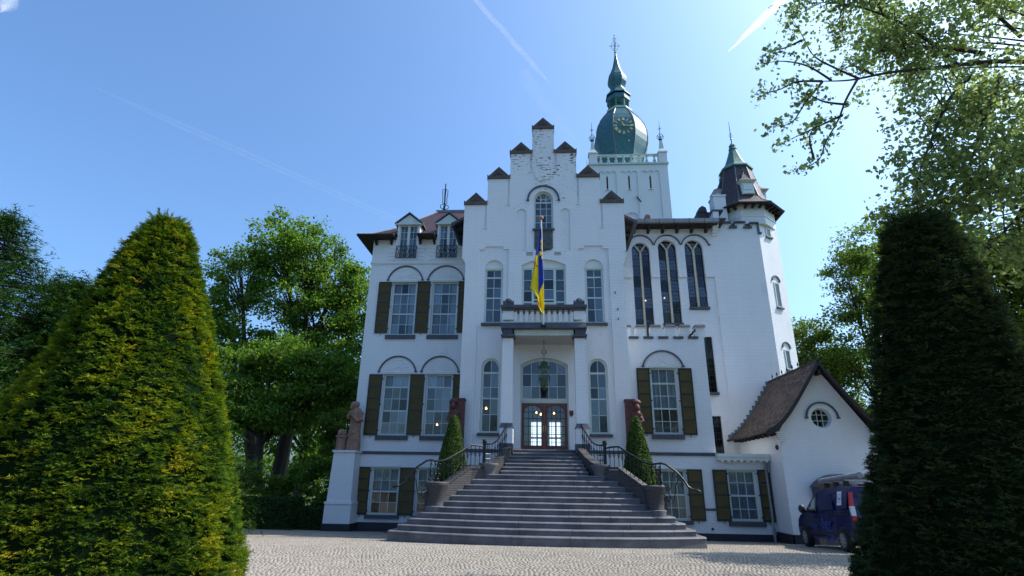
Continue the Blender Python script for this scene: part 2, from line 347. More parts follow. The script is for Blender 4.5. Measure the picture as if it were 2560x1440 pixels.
def clip(poly, ax, val, keep_less):
    out = []; n = len(poly)
    for i in range(n):
        a, b_ = poly[i], poly[(i+1) % n]
        ia = (a[ax] <= val) == keep_less; ib = (b_[ax] <= val) == keep_less
        if ia: out.append(a)
        if ia != ib:
            tt = (val-a[ax])/(b_[ax]-a[ax]); out.append((a[0]+tt*(b_[0]-a[0]), a[1]+tt*(b_[1]-a[1])))
    return out
UNIT = {}
def unit_box(key, mat):
    k = (key, mat)
    if k not in UNIT: UNIT[k] = mk_mesh(key, MB().box(-.5, .5, -.5, .5, -.5, .5), mat)
    return UNIT[k]
# ------------------------------------------------------------------ window builder (front faces -Y)
def window(parent, outline, x0, x1, z0, z1, y, vbars, hbars, frame=.09, mat='frame_paint', glass='glass', sill=None, sillmat='bluestone', bw=.026, name='window', curtain=None, depth=.11):
    """outline: polygon of the frame; x0..z1 its box; vbars: list of x (or (x,zlo,zhi)); hbars: list of (z, thickness)"""
    inner = []
    cx, cz = (x0+x1)/2, (z0+z1)/2
    W, H = x1-x0, z1-z0
    inner = [(cx+(px-cx)*(W-2*frame)/W, cz+(pz-cz)*(H-2*frame)/H) for px, pz in outline]
    mb = MB().plate(outline, [inner], y, y+depth)
    ix0, ix1, iz0, iz1 = x0+frame, x1-frame, z0+frame, z1-frame
    for x in vbars:
        col_ = clip(clip(inner, 0, x-bw/2, False), 0, x+bw/2, True)
        zt = min([q[1] for q in col_ if q[1] > cz] or [iz1])
        mb.box(x-bw/2, x+bw/2, y+.032, y+.07, iz0-.01, zt+.01)
    for z, th in hbars:
        row = clip(clip(inner, 1, z-th/2, False), 1, z+th/2, True)
        xa = max([q[0] for q in row if q[0] < cx] or [ix0]); xb = min([q[0] for q in row if q[0] > cx] or [ix1])
        mb.box(xa-.01, xb+.01, y+(.028 if th < .05 else .018), y+(.074 if th < .05 else .085), z-th/2, z+th/2)
    wd = obj(name, mb, mat, parent, org=(cx, y, z0))
    xs = [ix0-.005]+sorted(vbars)+[ix1+.005]; zs = [iz0-.005]+sorted(z for z, _ in hbars)+[iz1+.005]
    isrect = len(outline) == 4
    for i in range(len(xs)-1):
        for j in range(len(zs)-1):
            cell = clip(clip(clip(clip(inner, 0, xs[i], False), 0, xs[i+1], True), 1, zs[j], False), 1, zs[j+1], True)
            if len(cell) < 3: continue
            a0, a1 = min(q[0] for q in cell), max(q[0] for q in cell); c0, c1 = min(q[1] for q in cell), max(q[1] for q in cell)
            if a1-a0 < .03 or c1-c0 < .03: continue
            if len(cell) == 4 and (isrect or c1 < cz):
                inst('pane', unit_box('pane', glass), wd, ((a0+a1)/2, y+.051, (c0+c1)/2), (a1-a0, .006, c1-c0), (random.gauss(0, .009), 0, random.gauss(0, .009)))
            else:
                obj('pane', MB().plate(cell, [], y+.048, y+.054), glass, wd)
    if sill:
        sx0, sx1, sz0, sz1, sy = sill
        obj('sill', MB().box(sx0, sx1, sy, y+.02, sz0, sz1), sillmat, wd)
    if curtain:
        for (ca, cb, cz0, cz1, cm) in curtain:
            k = 14; mbc = MB(); vs = []
            for i in range(k+1):
                xx = ca+(cb-ca)*i/k; yy = y+.2+.02*math.sin(i*2.1)
                vs += [(xx, yy, cz0), (xx, yy, cz1)]
            mbc.add(vs, [(2*i, 2*i+2, 2*i+3, 2*i+1) for i in range(k)])
            obj('curtain', mbc, cm, wd)
    return wd
LCACHE = {}
def louvre_mesh(w_, h, border):
    k = (round(w_, 2), round(h, 2), border)
    if k not in LCACHE:
        mb = MB(); n = max(4, int(h/.045)); d = h/n
        for i in range(n):
            z = -h/2+d*i
            mb.hexa([(-w_/2, -.018, z+.002), (w_/2, -.018, z+.002), (w_/2, .010, z+d*.55), (-w_/2, .010, z+d*.55),
                     (-w_/2, -.018, z+.014), (w_/2, -.018, z+.014), (w_/2, .010, z+d*.55+.012), (-w_/2, .010, z+d*.55+.012)])
        mb.box(-w_/2, w_/2, .012, .018, -h/2, h/2)
        if border:
            for (a, b_, c, d_) in ((-w_/2, w_/2, -h/2, -h/2+.015), (-w_/2, w_/2, h/2-.015, h/2), (-w_/2, -w_/2+.015, -h/2, h/2), (w_/2-.015, w_/2, -h/2, h/2)):
                mb.box(a, b_, -.026, -.019, c, d_)
        LCACHE[k] = mk_mesh('louvre_panel', mb, 'louvre')
    return LCACHE[k]
def shutter(parent, x0, x1, z0, z1, y, n=5, hinge=1):
    b_ = .062; gap = .075; H = (z1-z0-2*b_-.03-(n-1)*gap)/n
    holes = [rect(x0+b_, x1-b_, z0+b_+.03+i*(H+gap), z0+b_+.03+i*(H+gap)+H) for i in range(n)]
    mb = MB().plate(rect(x0, x1, z0, z1), holes, y, y+.045)
    hx = x1 if hinge > 0 else x0
    for f in (.08, .5, .92):
        z = z0+(z1-z0)*f; mb.box(hx-.01, hx+.055, y+.006, y+.03, z-.03, z+.03) if hinge > 0 else mb.box(hx-.055, hx+.01, y+.006, y+.03, z-.03, z+.03)
    mb.box((x0+x1)/2-.012, (x0+x1)/2+.012, y+.01, y+.035, z0-.10, z0+.01)
    s = obj('shutter', mb, 'shutter_frame', parent, org=((x0+x1)/2, y, z0))
    for i, h_ in enumerate(holes):
        (a, c), (e, f) = h_[0], h_[2]
        inst('louvre_panel', louvre_mesh(e-a, f-c, i == 0), s, ((a+e)/2, y+.022, (c+f)/2))
    return s
def hood(parent, x0, x1, zs, za, y, t=.075, proud=.07, mat='bluestone', stops=True, n=20):
    o_ = segarc(x0, x1, zs, za, n); i_ = segarc(x0+t, x1-t, zs, za-t, n)
    mb = MB().arc(o_, i_, y-proud, y+.01)
    if stops:
        for xx in (x0-.03, x1-t-.02): mb.box(xx, xx+t+.05, y-proud-.012, y+.012, zs-.06, zs+.003)
    return obj('arch_moulding', mb, mat, parent)
def fan(parent, x0, x1, zs, za, y, wallmat='white_wall'):
    mb = MB(); o_ = segarc(x0+.24, x1-.24, zs+.04, za-.15, 16); i_ = segarc(x0+.27, x1-.27, zs+.04, za-.18, 16)
    mb.arc(o_, i_, y-.018, y+.01); cx = (x0+x1)/2
    for k in range(9):
        a = math.pi*(k+.5)/9; L0, L1 = .16, .62
        dx, dz = math.cos(a), math.sin(a)*.75; px, pz = -math.sin(a)*.02, math.cos(a)*.02
        q = [(cx+dx*L0-px, zs+.05+dz*L0-pz), (cx+dx*L1-px*2, zs+.05+dz*L1-pz*2), (cx+dx*L1+px*2, zs+.05+dz*L1+pz*2), (cx+dx*L0+px, zs+.05+dz*L0+pz)]
        mb.prism(q, y-.022, y+.01)
    return obj('fan_relief', mb, wallmat, parent)
def lamp(x, y, z, label):
    o_ = obj('ceiling_lamp', MB().ball((x, y, z), .042, 10, 8).ball((x, y, z+.055), .018, 6, 5), 'bulb', None, org=(x, y, z), smooth=True)
    tag(o_, label, 'lamp', 'lit lamps seen through the windows')
def gz(y): return 0.0 if y < 15.3 else (-.05*(y-15.3) if y < 27 else -.585)
# ------------------------------------------------------------------ ground and courtyard
ys = [-3000, -200, 0, 8, 15.3, 19, 23, 27, 29, 60, 400, 3000]; xs = [-3000, -200, -30, -12, 0, 12, 30, 200, 3000]
mb = MB(); mb.add([(x, y, gz(y)-.02) for y in ys for x in xs], [(j*9+i, j*9+i+1, (j+1)*9+i+1, (j+1)*9+i) for j in range(len(ys)-1) for i in range(8)])
struct('ground', mb, 'ground')
yc = [-8, 0, 8, 15.3, 19, 23, 27.2]
mb = MB(); mb.add([(x, y, gz(y)-.004) for y in yc for x in (-22, 18)], [(2*j, 2*j+1, 2*j+3, 2*j+2) for j in range(len(yc)-1)])
court = struct('courtyard', mb, 'joint_sand')
def sett_grid():
    rows = []; y = 9.2
    while y < 26.9:
        d = .078+.016*random.random(); lim0, lim1 = -.62*y-1.2, .58*y+1.0
        x = lim0 + random.random()*.1
        while x < lim1:
            wd_ = .072+.04*random.random()
            yy = y + .05*math.sin(x*1.05+.3*math.sin(y*.7)) + .02*(random.random()-.5)
            if not (yy > 18.4 and abs(x) < 4.4): rows.append((x+wd_/2, yy, wd_-.014, d-.013))
            x += wd_
        y += d
    return rows
S = np.array(sett_grid()); S = S[S[:, 1] < 26.95]
near = np.argsort(np.abs(S[:, 1]-11.1)+.25*np.abs(S[:, 0]))[:290]
msk = np.zeros(len(S), bool); msk[near] = True
def sett_arrays(S_):
    n = len(S_); cx, cy, wx, wy = S_.T
    hh = .005+.003*RNG.random(n); tl = RNG.normal(0, .016, (n, 2))
    z0 = np.where(cy < 15.3, 0, -.05*(cy-15.3))
    v = np.zeros((n, 8, 3))
    for k, (sx, sy) in enumerate([(-1, -1), (1, -1), (1, 1), (-1, 1)]):
        jx, jy = RNG.normal(0, .006, n), RNG.normal(0, .006, n)
        v[:, k, 0] = cx+sx*wx/2+jx; v[:, k, 1] = cy+sy*wy/2+jy; v[:, k, 2] = z0-.012
        v[:, 4+k, 0] = cx+sx*wx*.42+jx; v[:, 4+k, 1] = cy+sy*wy*.42+jy; v[:, 4+k, 2] = z0+hh+sx*tl[:, 0]*wx*.5+sy*tl[:, 1]*wy*.5
    f = np.array([(4, 5, 6, 7), (0, 1, 5, 4), (1, 2, 6, 5), (2, 3, 7, 6), (3, 0, 4, 7)])
    return v, (np.arange(n)[:, None, None]*8+f[None]).reshape(-1, 4)
def np_mesh(name, v, f, rnd_face=None):
    me = bpy.data.meshes.new(name); k = f.shape[1]
    me.vertices.add(len(v)); me.vertices.foreach_set('co', np.ascontiguousarray(v, dtype=np.float32).ravel())
    me.loops.add(f.size); me.loops.foreach_set('vertex_index', np.ascontiguousarray(f, dtype=np.int32).ravel())
    me.polygons.add(len(f)); me.polygons.foreach_set('loop_start', np.arange(0, f.size, k, dtype=np.int32))
    me.update(calc_edges=True)
    if rnd_face is not None:
        a = me.attributes.new('rnd', 'FLOAT', 'FACE'); a.data.foreach_set('value', np.ascontiguousarray(rnd_face, dtype=np.float32))
    return me
def np_obj(name, me, mat, parent=None, kind=None, org=None):
    po = ORG[parent.name] if parent else Vector((0, 0, 0))
    o_ = bpy.data.objects.new(name, me); COL.objects.link(o_); me.materials.append(M[mat])
    o_.location = -po + (Vector(org) if org is not None else Vector((0, 0, 0)))
    ORG[o_.name] = Vector(org) if org is not None else Vector((0, 0, 0))
    if parent: o_.parent = parent
    if kind: o_['kind'] = kind
    return o_
v, f = sett_arrays(S[~msk])
np_obj('setts', np_mesh('setts', v.reshape(-1, 3), f, np.repeat(RNG.random(len(v)), 5)), 'setts', court, 'stuff')
smesh = []
for k in range(6):
    v, f = sett_arrays(np.array([(0, 0, .1, .086)])); me = np_mesh('sett', v.reshape(-1, 3), f); me.materials.append(M['sett']); smesh.append(me)
for i, (x, y, wx, wy) in enumerate(S[near]):
    inst('sett', smesh[i % 6], court, (x, y, gz(y)), (wx/.1, wy/.086, 1))

# ================================================================== TOWN HALL
hall = thing('town_hall', 'large white brick town hall with stepped gable, portico and shuttered windows', 'town hall', (0, 24, -.45))
TH = hall
# ---- stepped gable
base = -.75
right_steps = [(3.735, base), (3.735, 11.45), (3.80, 11.56), (3.80, 11.64), (3.86, 11.66), (3.86, 11.74), (3.92, 11.76), (3.92, 14.65), (2.79, 14.65), (2.79, 16.11), (1.67, 16.11), (1.67, 17.57), (.56, 17.57), (.56, 19.05)]
outline = right_steps + [(-x, z) for x, z in reversed(right_steps)]
mir = lambda poly: [(-x, z) for x, z in reversed(poly)]
W_up_R = arched(1.93, 2.80, 8.52, 11.33, 11.69); W_up_L = arched(-2.79, -1.92, 8.52, 11.33, 11.69)
W_lo_R = arched(1.94, 2.80, 3.62, 6.55, 6.91); W_lo_L = arched(-2.80, -1.94, 3.62, 6.55, 6.91)
W_mid = arched(-1.035, 1.04, 8.15, 11.39, 11.69, 16); W_top = arched(-.475, .48, 13.27, 14.89, 15.37, 16)
DOOR = arched(-1.05, 1.06, 2.86, 6.60, 6.92, 16)
obj('gable_wall', MB().plate(outline, [W_up_R, W_up_L, W_lo_R, W_lo_L, W_mid, W_top, DOOR], 24.06, 24.42), 'gable_white', TH)
panelR = [(1.66, 3.02), (3.08, 3.02), (3.08, 12.23), (2.81, 12.23), (2.81, 12.38), (1.94, 12.38), (1.94, 12.23), (1.66, 12.23)]
niche = arched(.84, 1.30, 12.12, 14.18, 14.40)
strips = [rect(.565, .685, 16.52, 17.52), rect(1.675, 1.775, 14.67, 16.06), rect(2.795, 2.895, 13.38, 14.60)]
holes = [W_mid, W_top, DOOR, panelR, mir(panelR), niche, mir(niche)] + strips + [mir(q) for q in strips]
obj('gable_facing', MB().plate(outline, holes, 24.0, 24.06), 'gable_white', TH)
for sx in (-1, 1):
    for k, (cx, zb) in enumerate([(3.365, 14.65), (2.245, 16.11), (1.13, 17.57)] + ([(0, 19.05)] if sx > 0 else [])):
        cx *= sx; wd2 = .585; zz = zb
        mb = MB().box(cx-wd2, cx+wd2, 23.93, 24.5, zb+.003, zb+.16)
        for e in (-1, 1): mb.prism([(cx+e*wd2, zb+.155), (cx+e*(wd2-.10), zb+.155), (cx+e*wd2, zb+.235)][::e], 23.94, 24.49)
        mb.prism([(cx-wd2+.05, zb+.158), (cx+wd2-.05, zb+.158), (cx, zb+.70)], 23.97, 24.46)
        for a in range(-3, 4):     # carved shell rays
            an = math.pi/2+a*.36; L = .40-.055*abs(a); dx, dz = math.cos(an), math.sin(an)
            px, pz = -dz, dx
            z0 = zb+.17
            mb.prism([(cx+dx*.10-px*.012, z0+dz*.10-pz*.012), (cx+dx*L-px*.035, z0+dz*L*.98-pz*.035), (cx+dx*(L+.04), z0+dz*(L+.04)), (cx+dx*L+px*.035, z0+dz*L*.98+pz*.035), (cx+dx*.10+px*.012, z0+dz*.10+pz*.012)], 23.935, 23.975)
        obj('gable_cap', mb, 'cap_stone', TH)
    for z in (16.49, 14.63, 13.345):       # small ledges under the chases
        cx = {16.49: .625, 14.63: 1.725, 13.345: 2.845}[z]*sx
        obj('ledge', MB().box(cx-.10, cx+.10, 23.96, 24.03, z-.03, z+.02), 'white_wall', TH)
    mb = MB()
    for j in range(3): mb.box(sx*.67-.16, sx*.67+.16, 23.985, 24.0+.002, 11.90+j*.065, 11.918+j*.065)
    obj('brick_slots', mb, 'grey_relief', TH)
mb = MB(); ro = [(.45*math.cos(a)*(1+.03*math.sin(7*a)), 16.40+.49*math.sin(a)) for a in [2*math.pi*i/28 for i in range(28)]]
mb.prism(ro, 23.965, 24.01)
for k in range(9): mb.ball((random.uniform(-.25, .25), 23.965, 16.4+random.uniform(-.3, .3)), .07, 8, 6, 1.4, .35, 1)
mb.box(-.30, .30, 23.93, 24.0, 16.86, 16.93); mb.ball((0, 23.97, 16.97), .11, 8, 6, 1.6, .4, .8)
for px_, pz_ in ((3.30, 9.98), (3.38, 9.18), (3.38, 8.72)): obj('wall_anchor', MB().box(px_-.02, px_+.02, 23.95, 24.002, pz_-.04, pz_+.04), 'iron', TH)
obj('coat_of_arms', mb, 'gable_white', TH)
hood(TH, -.80, .80, 14.87, 15.69, 24.0)
# dark relief panel below the top window
pts = [(-.44, 12.26), (-.36, 12.16), (-.14, 12.15), (0, 12.07), (.14, 12.15), (.36, 12.16), (.45, 12.26), (.45, 13.19), (-.44, 13.19)]
mb = MB().prism(pts, 23.955, 24.02); mb.prism(arched(-.22, .22, 12.62, 12.92, 13.05)[::1], 23.93, 23.96)
for k in range(14): mb.ball((random.uniform(-.36, .36), 23.95, random.uniform(12.35, 13.1)), random.uniform(.04, .08), 7, 5, 1.3, .45, 1)
mb.box(-.40, .41, 23.925, 23.958, 12.20, 12.42)
obj('relief_panel', mb, 'grey_relief', TH)
# gable windows
def narrow_window(x0, x1, z0, zs, za, archglass, y, curt=None):
    zt = za if archglass else zs-.06
    outl = arched(x0, x1, z0, zs, za) if archglass else rect(x0, x1, z0, zt)
    cx = (x0+x1)/2; H = zt-z0
    if archglass: hb = [(z0+H*.245, .026), (z0+H*.455, .06), (z0+H*.605, .026), (z0+H*.80, .085)]
    else: hb = [(z0+H*.25, .026), (z0+H*.475, .06), (z0+H*.67, .026), (z0+H*.83, .06)] if False else [(z0+H*.25, .026), (z0+H*.46, .06), (z0+H*.645, .026), (z0+H*.83, .07)]
    wd = window(TH, outl, x0, x1, z0, zt, y, [cx], hb, .10, sill=(x0-.09, x1+.09, z0-.11, z0+.005, 23.90), curtain=curt)
    if not archglass:
        obj('tympanum', MB().plate(arched(x0, x1, zs-.06+.002, zs, za), [], y+.02, y+.10), 'white_paint', wd)
        obj('head_rail', MB().box(x0+.002, x1-.002, y-.03, y+.02, zs-.13, zs-.055), 'frame_paint', wd)
    return wd
narrow_window(1.93, 2.80, 8.52, 11.33, 11.69, False, 24.13); narrow_window(-2.79, -1.92, 8.52, 11.33, 11.69, False, 24.13)
narrow_window(1.94, 2.80, 3.62, 6.55, 6.91, True, 24.13); narrow_window(-2.80, -1.94, 3.62, 6.55, 6.91, True, 24.13)
# three-light middle window
wm = obj('window', MB().plate(rect(-1.035, 1.04, 8.15, 11.30), [rect(-.93, -.56, 8.25, 11.2), rect(-.46, .46, 8.25, 11.2), rect(.58, .95, 8.25, 11.2)], 24.12, 24.24), 'frame_paint', TH, org=(0, 24.12, 8.15))
mb = MB()
for xa, xb, zl in ((-.93, -.56, [8.85, 9.58, 10.13, 10.67]), (.58, .95, [8.85, 9.58, 10.13, 10.67]), (-.46, .46, [9.55, 9.70, 10.2, 10.70])):
    for z in zl:
        th = .07 if z in (9.58, 9.55, 9.70) else .026; mb.box(xa-.01, xb+.01, 24.135, 24.2, z-th/2, z+th/2)
mb.box(-.013, .013, 24.14, 24.19, 9.7, 11.21); mb.box(-.46, .46, 24.15, 24.22, 8.2, 9.52); mb.prism(arched(-.34, .36, 8.3, 9.2, 9.38), 24.13, 24.155)
obj('glazing_bar', mb, 'frame_paint', wm)
for xa, xb in ((-.93, -.56), (.58, .95), (-.46, -.013), (.013, .46)):
    zl = [9.70, 10.2, 10.70, 11.2] if abs(xa) < .5 else [8.25, 8.85, 9.58, 10.13, 10.67, 11.2]
    for j in range(len(zl)-1): inst('pane', unit_box('pane', 'glass'), wm, ((xa+xb)/2, 24.17, (zl[j]+zl[j+1])/2), (xb-xa, .006, zl[j+1]-zl[j]))
obj('tympanum', MB().plate(arched(-1.035, 1.04, 11.302, 11.39, 11.69, 16), [], 24.14, 24.22), 'white_paint', wm)
# top arched window
hb = [(13.70, .026), (14.08, .026), (14.46, .026), (14.80, .07)]
wt = window(TH, arched(-.475, .48, 13.27, 14.89, 15.37, 16), -.475, .48, 13.27, 15.37, 24.14, [-.14, .145], hb[:], .085, sill=(-.53, .54, 13.19, 13.275, 23.9))
mb = MB()
for a in (.55, 1.05, math.pi-.55, math.pi-1.05): mb.prism([(.0025+.14*math.cos(a)-.012*math.sin(a), 14.86+.14*math.sin(a)+.012*math.cos(a)), (.0025+.42*math.cos(a)-.012*math.sin(a), 14.86+.42*math.sin(a)+.012*math.cos(a)), (.0025+.42*math.cos(a)+.012*math.sin(a), 14.86+.42*math.sin(a)-.012*math.cos(a)), (.0025+.14*math.cos(a)+.012*math.sin(a), 14.86+.14*math.sin(a)-.012*math.cos(a))], 24.165, 24.2)
mb.arc(segarc(-.15, .155, 14.86, 15.01, 10), segarc(-.12, .125, 14.86, 14.98, 10), 24.162, 24.205)
obj('glazing_bar', mb, 'frame_paint', wt)
# fanlight and doors
fw = [-.57, -.19, .2, .58]
window(TH, arched(-1.05, 1.06, 5.03, 6.60, 6.92, 16), -1.05, 1.06, 5.03, 6.92, 24.2, fw, [(5.67, .028), (6.22, .028)], .11)
obj('transom', MB().box(-1.045, 1.055, 24.17, 24.31, 4.99, 5.06), 'frame_paint', TH)
mb = MB().plate(rect(-1.05, 1.06, 2.90, 4.99), [rect(-1.0, 1.01, 2.92, 4.94)], 24.2, 24.3); obj('door_frame', mb, 'frame_paint', TH)
for sx in (-1, 1):
    c0, c1 = (-1.0, .003) if sx < 0 else (.007, 1.01)
    g0, g1 = c0+.13, c1-.13
    gl = arched(g0, g1, 3.14, 4.62, 4.82)
    d = obj('door', MB().plate(rect(c0, c1, 2.92, 4.94), [gl], 24.22, 24.28), 'door_wood', TH, org=(c0 if sx < 0 else c1, 24.22, 2.92))
    mb = MB().plate([((g0+g1)/2+(x-(g0+g1)/2)*1.06, 3.98+(z-3.98)*1.04) for x, z in gl], [gl], 24.19, 24.222); obj('door_moulding', mb, 'door_wood', d)
    obj('pane', MB().plate(gl, [], 24.245, 24.252), 'glass', d)
    mb = MB()
    for k in range(1, 4):
        x = g0+(g1-g0)*k/4; mb.box(x-.010, x+.010, 24.19, 24.21, 3.12, 4.78)
    for z in (3.30, 3.62, 3.95, 4.28, 4.56): mb.box(g0-.03, g1+.03, 24.185, 24.205, z-.010, z+.010)
    for k in range(7): a = math.pi*(k+.5)/7; mb.ball(((g0+g1)/2+.42*math.cos(a), 24.2, 4.55+.32*math.sin(a)), .022, 6, 4)
    obj('door_grille', mb, 'iron', d)
    mb = MB().ball(((c1 if sx < 0 else c0)-sx*-.055*-1*1, 24.15, 3.85), .03, 8, 6) if False else MB().ball(((-.05 if sx < 0 else .06), 24.16, 3.86), .028, 8, 6).box((-.065 if sx < 0 else .045), (-.035 if sx < 0 else .075), 24.2, 24.222, 3.74, 3.98)
    obj('door_handle', mb, 'brass', d)
obj('plaque', MB().prism([(1.08, 4.60), (1.08, 4.42), (1.16, 4.34), (1.25, 4.42), (1.25, 4.60)][::-1], 23.94, 24.0-.002), 'terracotta', TH)
# string course, plinth, sills of all fronts
for (x0, x1, y) in ((-3.755, -1.8, 24.0), (1.8, 3.755, 24.0), (-9.40, -3.74, 27.0), (3.757, 7.30, 24.7)):
    obj('string_course', MB().box(x0, x1, y-.045, y+.02, 2.83, 2.965), 'bluestone', TH)
    z0 = gz(y)-.1
    obj('plinth', MB().box(x0-.01, x1+(.01 if x1 < 7 else 2.13), y-.035, y+.02, z0, -.19), 'plinth', TH)
# gable side walls, roof and interior core
for sx in (-1, 1):
    obj('side_wall', MB().box(min(sx*3.735, sx*3.40), max(sx*3.735, sx*3.40), 24.43, 34, base, 13.95), 'white_wall', TH)
    a, b_ = sx*4.55, sx*3.4
    p0 = [(min(a, b_), 0), (max(a, b_), 0)]
    ze, zr = 13.85, 16.4
    s0 = lambda x: ze+(zr-ze)*(1-abs(x)/4.55)
    q = [(sx*4.55, ze), (0, zr), (0, zr+.15), (sx*4.55, ze+.15)]
    obj('gable_roof', MB().prism(q if sx < 0 else q[::-1], 24.55, 33.5), 'purple_slate', TH)
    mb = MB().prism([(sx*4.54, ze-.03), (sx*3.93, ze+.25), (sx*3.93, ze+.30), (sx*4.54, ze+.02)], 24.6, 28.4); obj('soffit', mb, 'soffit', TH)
    obj('gutter', MB().tube([(sx*4.56, 24.5, ze+.02), (sx*4.56, 28.3, ze+.02)], .10, 10), 'dark_zinc', TH, smooth=True)
    for k in range(5): y = 24.9+k*.75; obj('rafter_end', MB().box(min(sx*3.93, sx*4.42), max(sx*3.93, sx*4.42), y, y+.11, ze-.12, ze+.02), 'soffit', TH)
obj('interior_core', MB().box(-3.5, -1.3, 24.95, 33.9, base, 14.6).box(1.3, 3.5, 24.95, 33.9, base, 14.6).box(-1.3, 1.3, 24.95, 33.9, 7.0, 17.4).box(-1.3, 1.3, 24.5, 33.9, base, 2.88).box(-1.3, 1.3, 32.6, 33.9, 2.88, 7.0), 'interior_dark', TH)
obj('entrance_hall', MB().box(-1.29, -1.24, 24.44, 32.55, 2.88, 7.0).box(1.24, 1.29, 24.44, 32.55, 2.88, 7.0).box(-1.24, 1.24, 32.3, 32.58, 2.9, 7.0), 'interior_pale', TH)
for (a, b_, c, d_) in ((-.76, -.49, 4.13, 4.94), (-.38, -.2, 4.13, 4.94), (.29, .58, 4.13, 4.94), (.70, .91, 4.13, 4.94), (-.76, -.49, 3.66, 4.01), (-.38, -.2, 3.66, 4.01), (.29, .58, 3.66, 4.01), (.70, .91, 3.66, 4.01)):
    rw = obj('rear_window', MB().box(a, b_, 32.26, 32.29, c, d_), 'daylight_pane', TH)  # panes glow to stand for daylight behind the rear windows
    nx = 3; mb = MB()
    for k in range(1, nx): mb.box(a+(b_-a)*k/nx-.006, a+(b_-a)*k/nx+.006, 32.245, 32.262, c, d_)
    for k in range(1, max(2, int((d_-c)/.12))): z = c+.12*k; mb.box(a, b_, 32.243, 32.262, z-.006, z+.006)
    obj('lead_came', mb, 'lead_came', rw)

# ---- left wing
WLf = 27.0
def sash_win(parent, x0, x1, z0, z1, y, rows, sill, curtain=None, glass='glass'):
    ix0, ix1 = x0+.10, x1-.10; c = [ix0+(ix1-ix0)/3, ix0+(ix1-ix0)*2/3]
    return window(parent, rect(x0, x1, z0, z1), x0, x1, z0, z1, y, c, rows, .10, sill=sill, curtain=curtain, glass=glass)
rowsU = lambda z0: [(z0+.60, .026), (z0+1.18, .07), (z0+1.74, .026), (z0+2.29, .07)]
wins_left = [(-8.10, -6.75, 8.74, 11.70), (-5.93, -4.53, 8.74, 11.70), (-8.11, -6.74, 3.70, 6.74), (-5.93, -4.56, 3.70, 6.74), (-8.26, -6.88, .12, 2.25), (-6.08, -4.70, .12, 2.25)]
dorm = [(-8.09, -6.85), (-5.86, -4.63)]
wz = 14.18
outl = [(-9.38, base), (-3.737, base), (-3.737, wz), (-4.63, wz), (-4.63, 15.12), (-5.245, 15.68), (-5.86, 15.12), (-5.86, wz), (-6.85, wz), (-6.85, 15.12), (-7.47, 15.68), (-8.09, 15.12), (-8.09, wz), (-9.38, wz)]
dh = [rect(-7.99, -6.95, 13.04, 15.08), rect(-5.76, -4.73, 13.04, 15.08)]
obj('wing_wall', MB().plate(outl, [rect(*q) for q in wins_left]+dh, 27.0, 27.4), 'white_wall', TH)
obj('side_wall', MB().box(-9.38, -9.0, 27.405, 37, base, wz), 'white_wall', TH)
obj('interior_core', MB().box(-8.9, -4.0, 27.95, 36.5, base+.1, 15.0), 'interior_dark', TH)
for i, (x0, x1, z0, z1) in enumerate(wins_left):
    if i < 4:
        r_ = rowsU(z0) if i < 2 else [(z0+.62, .026), (z0+1.20, .07), (z0+1.79, .026), (z0+2.37, .07)]
        cur = [(x0+.1, x0+.42, z0+.1, z1-.1, 'curtain'), (x1-.40, x1-.1, z0+.1, z1-.1, 'curtain')] if i < 2 else ([(x0+.1, x1-.1, z1-.68, z1-.1, 'curtain')])
        sash_win(TH, x0, x1, z0, z1, 27.10, r_, (x0-.12, x1+.10, z0-.20, z0+.004, 26.90), cur)
        obj('head_rail', MB().box(x0-.06, x1+.06, 26.94, 27.02, z1-.03, z1+.05), 'frame_paint', TH)
        hood(TH, x0-.29, x1+.29, z1+.13, z1+.92, 27.0, .065); fan(TH, x0-.1, x1+.1, z1+.12, z1+.86, 27.0)
    else:
        sash_win(TH, x0, x1, z0, z1, 27.10, [(z0+.55, .026), (z0+1.03, .07), (z0+1.53, .026)], (x0-.13, x1+.12, z0-.15, z0+.004, 26.90), [(x0+.1, x1-.1, z0+1.06, z1-.1, 'curtain'), (x0+.5, x0+.78, z0+.1, z0+1.0, 'door_wood')])
        obj('head_rail', MB().box(x0-.02, x1+.02, 26.96, 27.02, z1-.02, z1+.045), 'frame_paint', TH)
for (x0, x1, z0, z1, h) in ((-8.82, -8.14, 8.85, 11.68, 1), (-6.72, -6.02, 8.85, 11.70, 1), (-4.51, -3.80, 8.86, 11.69, -1), (-8.83, -8.15, 3.71, 6.70, 1), (-6.72, -6.0, 3.73, 6.71, 1), (-4.55, -3.82, 3.73, 6.71, -1)):
    shutter(TH, x0, x1, z0, z1, 26.92, 5, h)
for (x0, x1, h) in ((-8.97, -8.30, 1), (-6.86, -6.12, 1), (-4.68, -3.98, -1)): shutter(TH, x0, x1, .13, 2.24, 26.92, 4, h)
obj('cornice', MB().box(-9.42, -3.74, 26.93, 27.02, 12.76, 12.86).box(-9.40, -3.74, 26.96, 27.02, 12.70, 12.765), 'white_wall', TH)
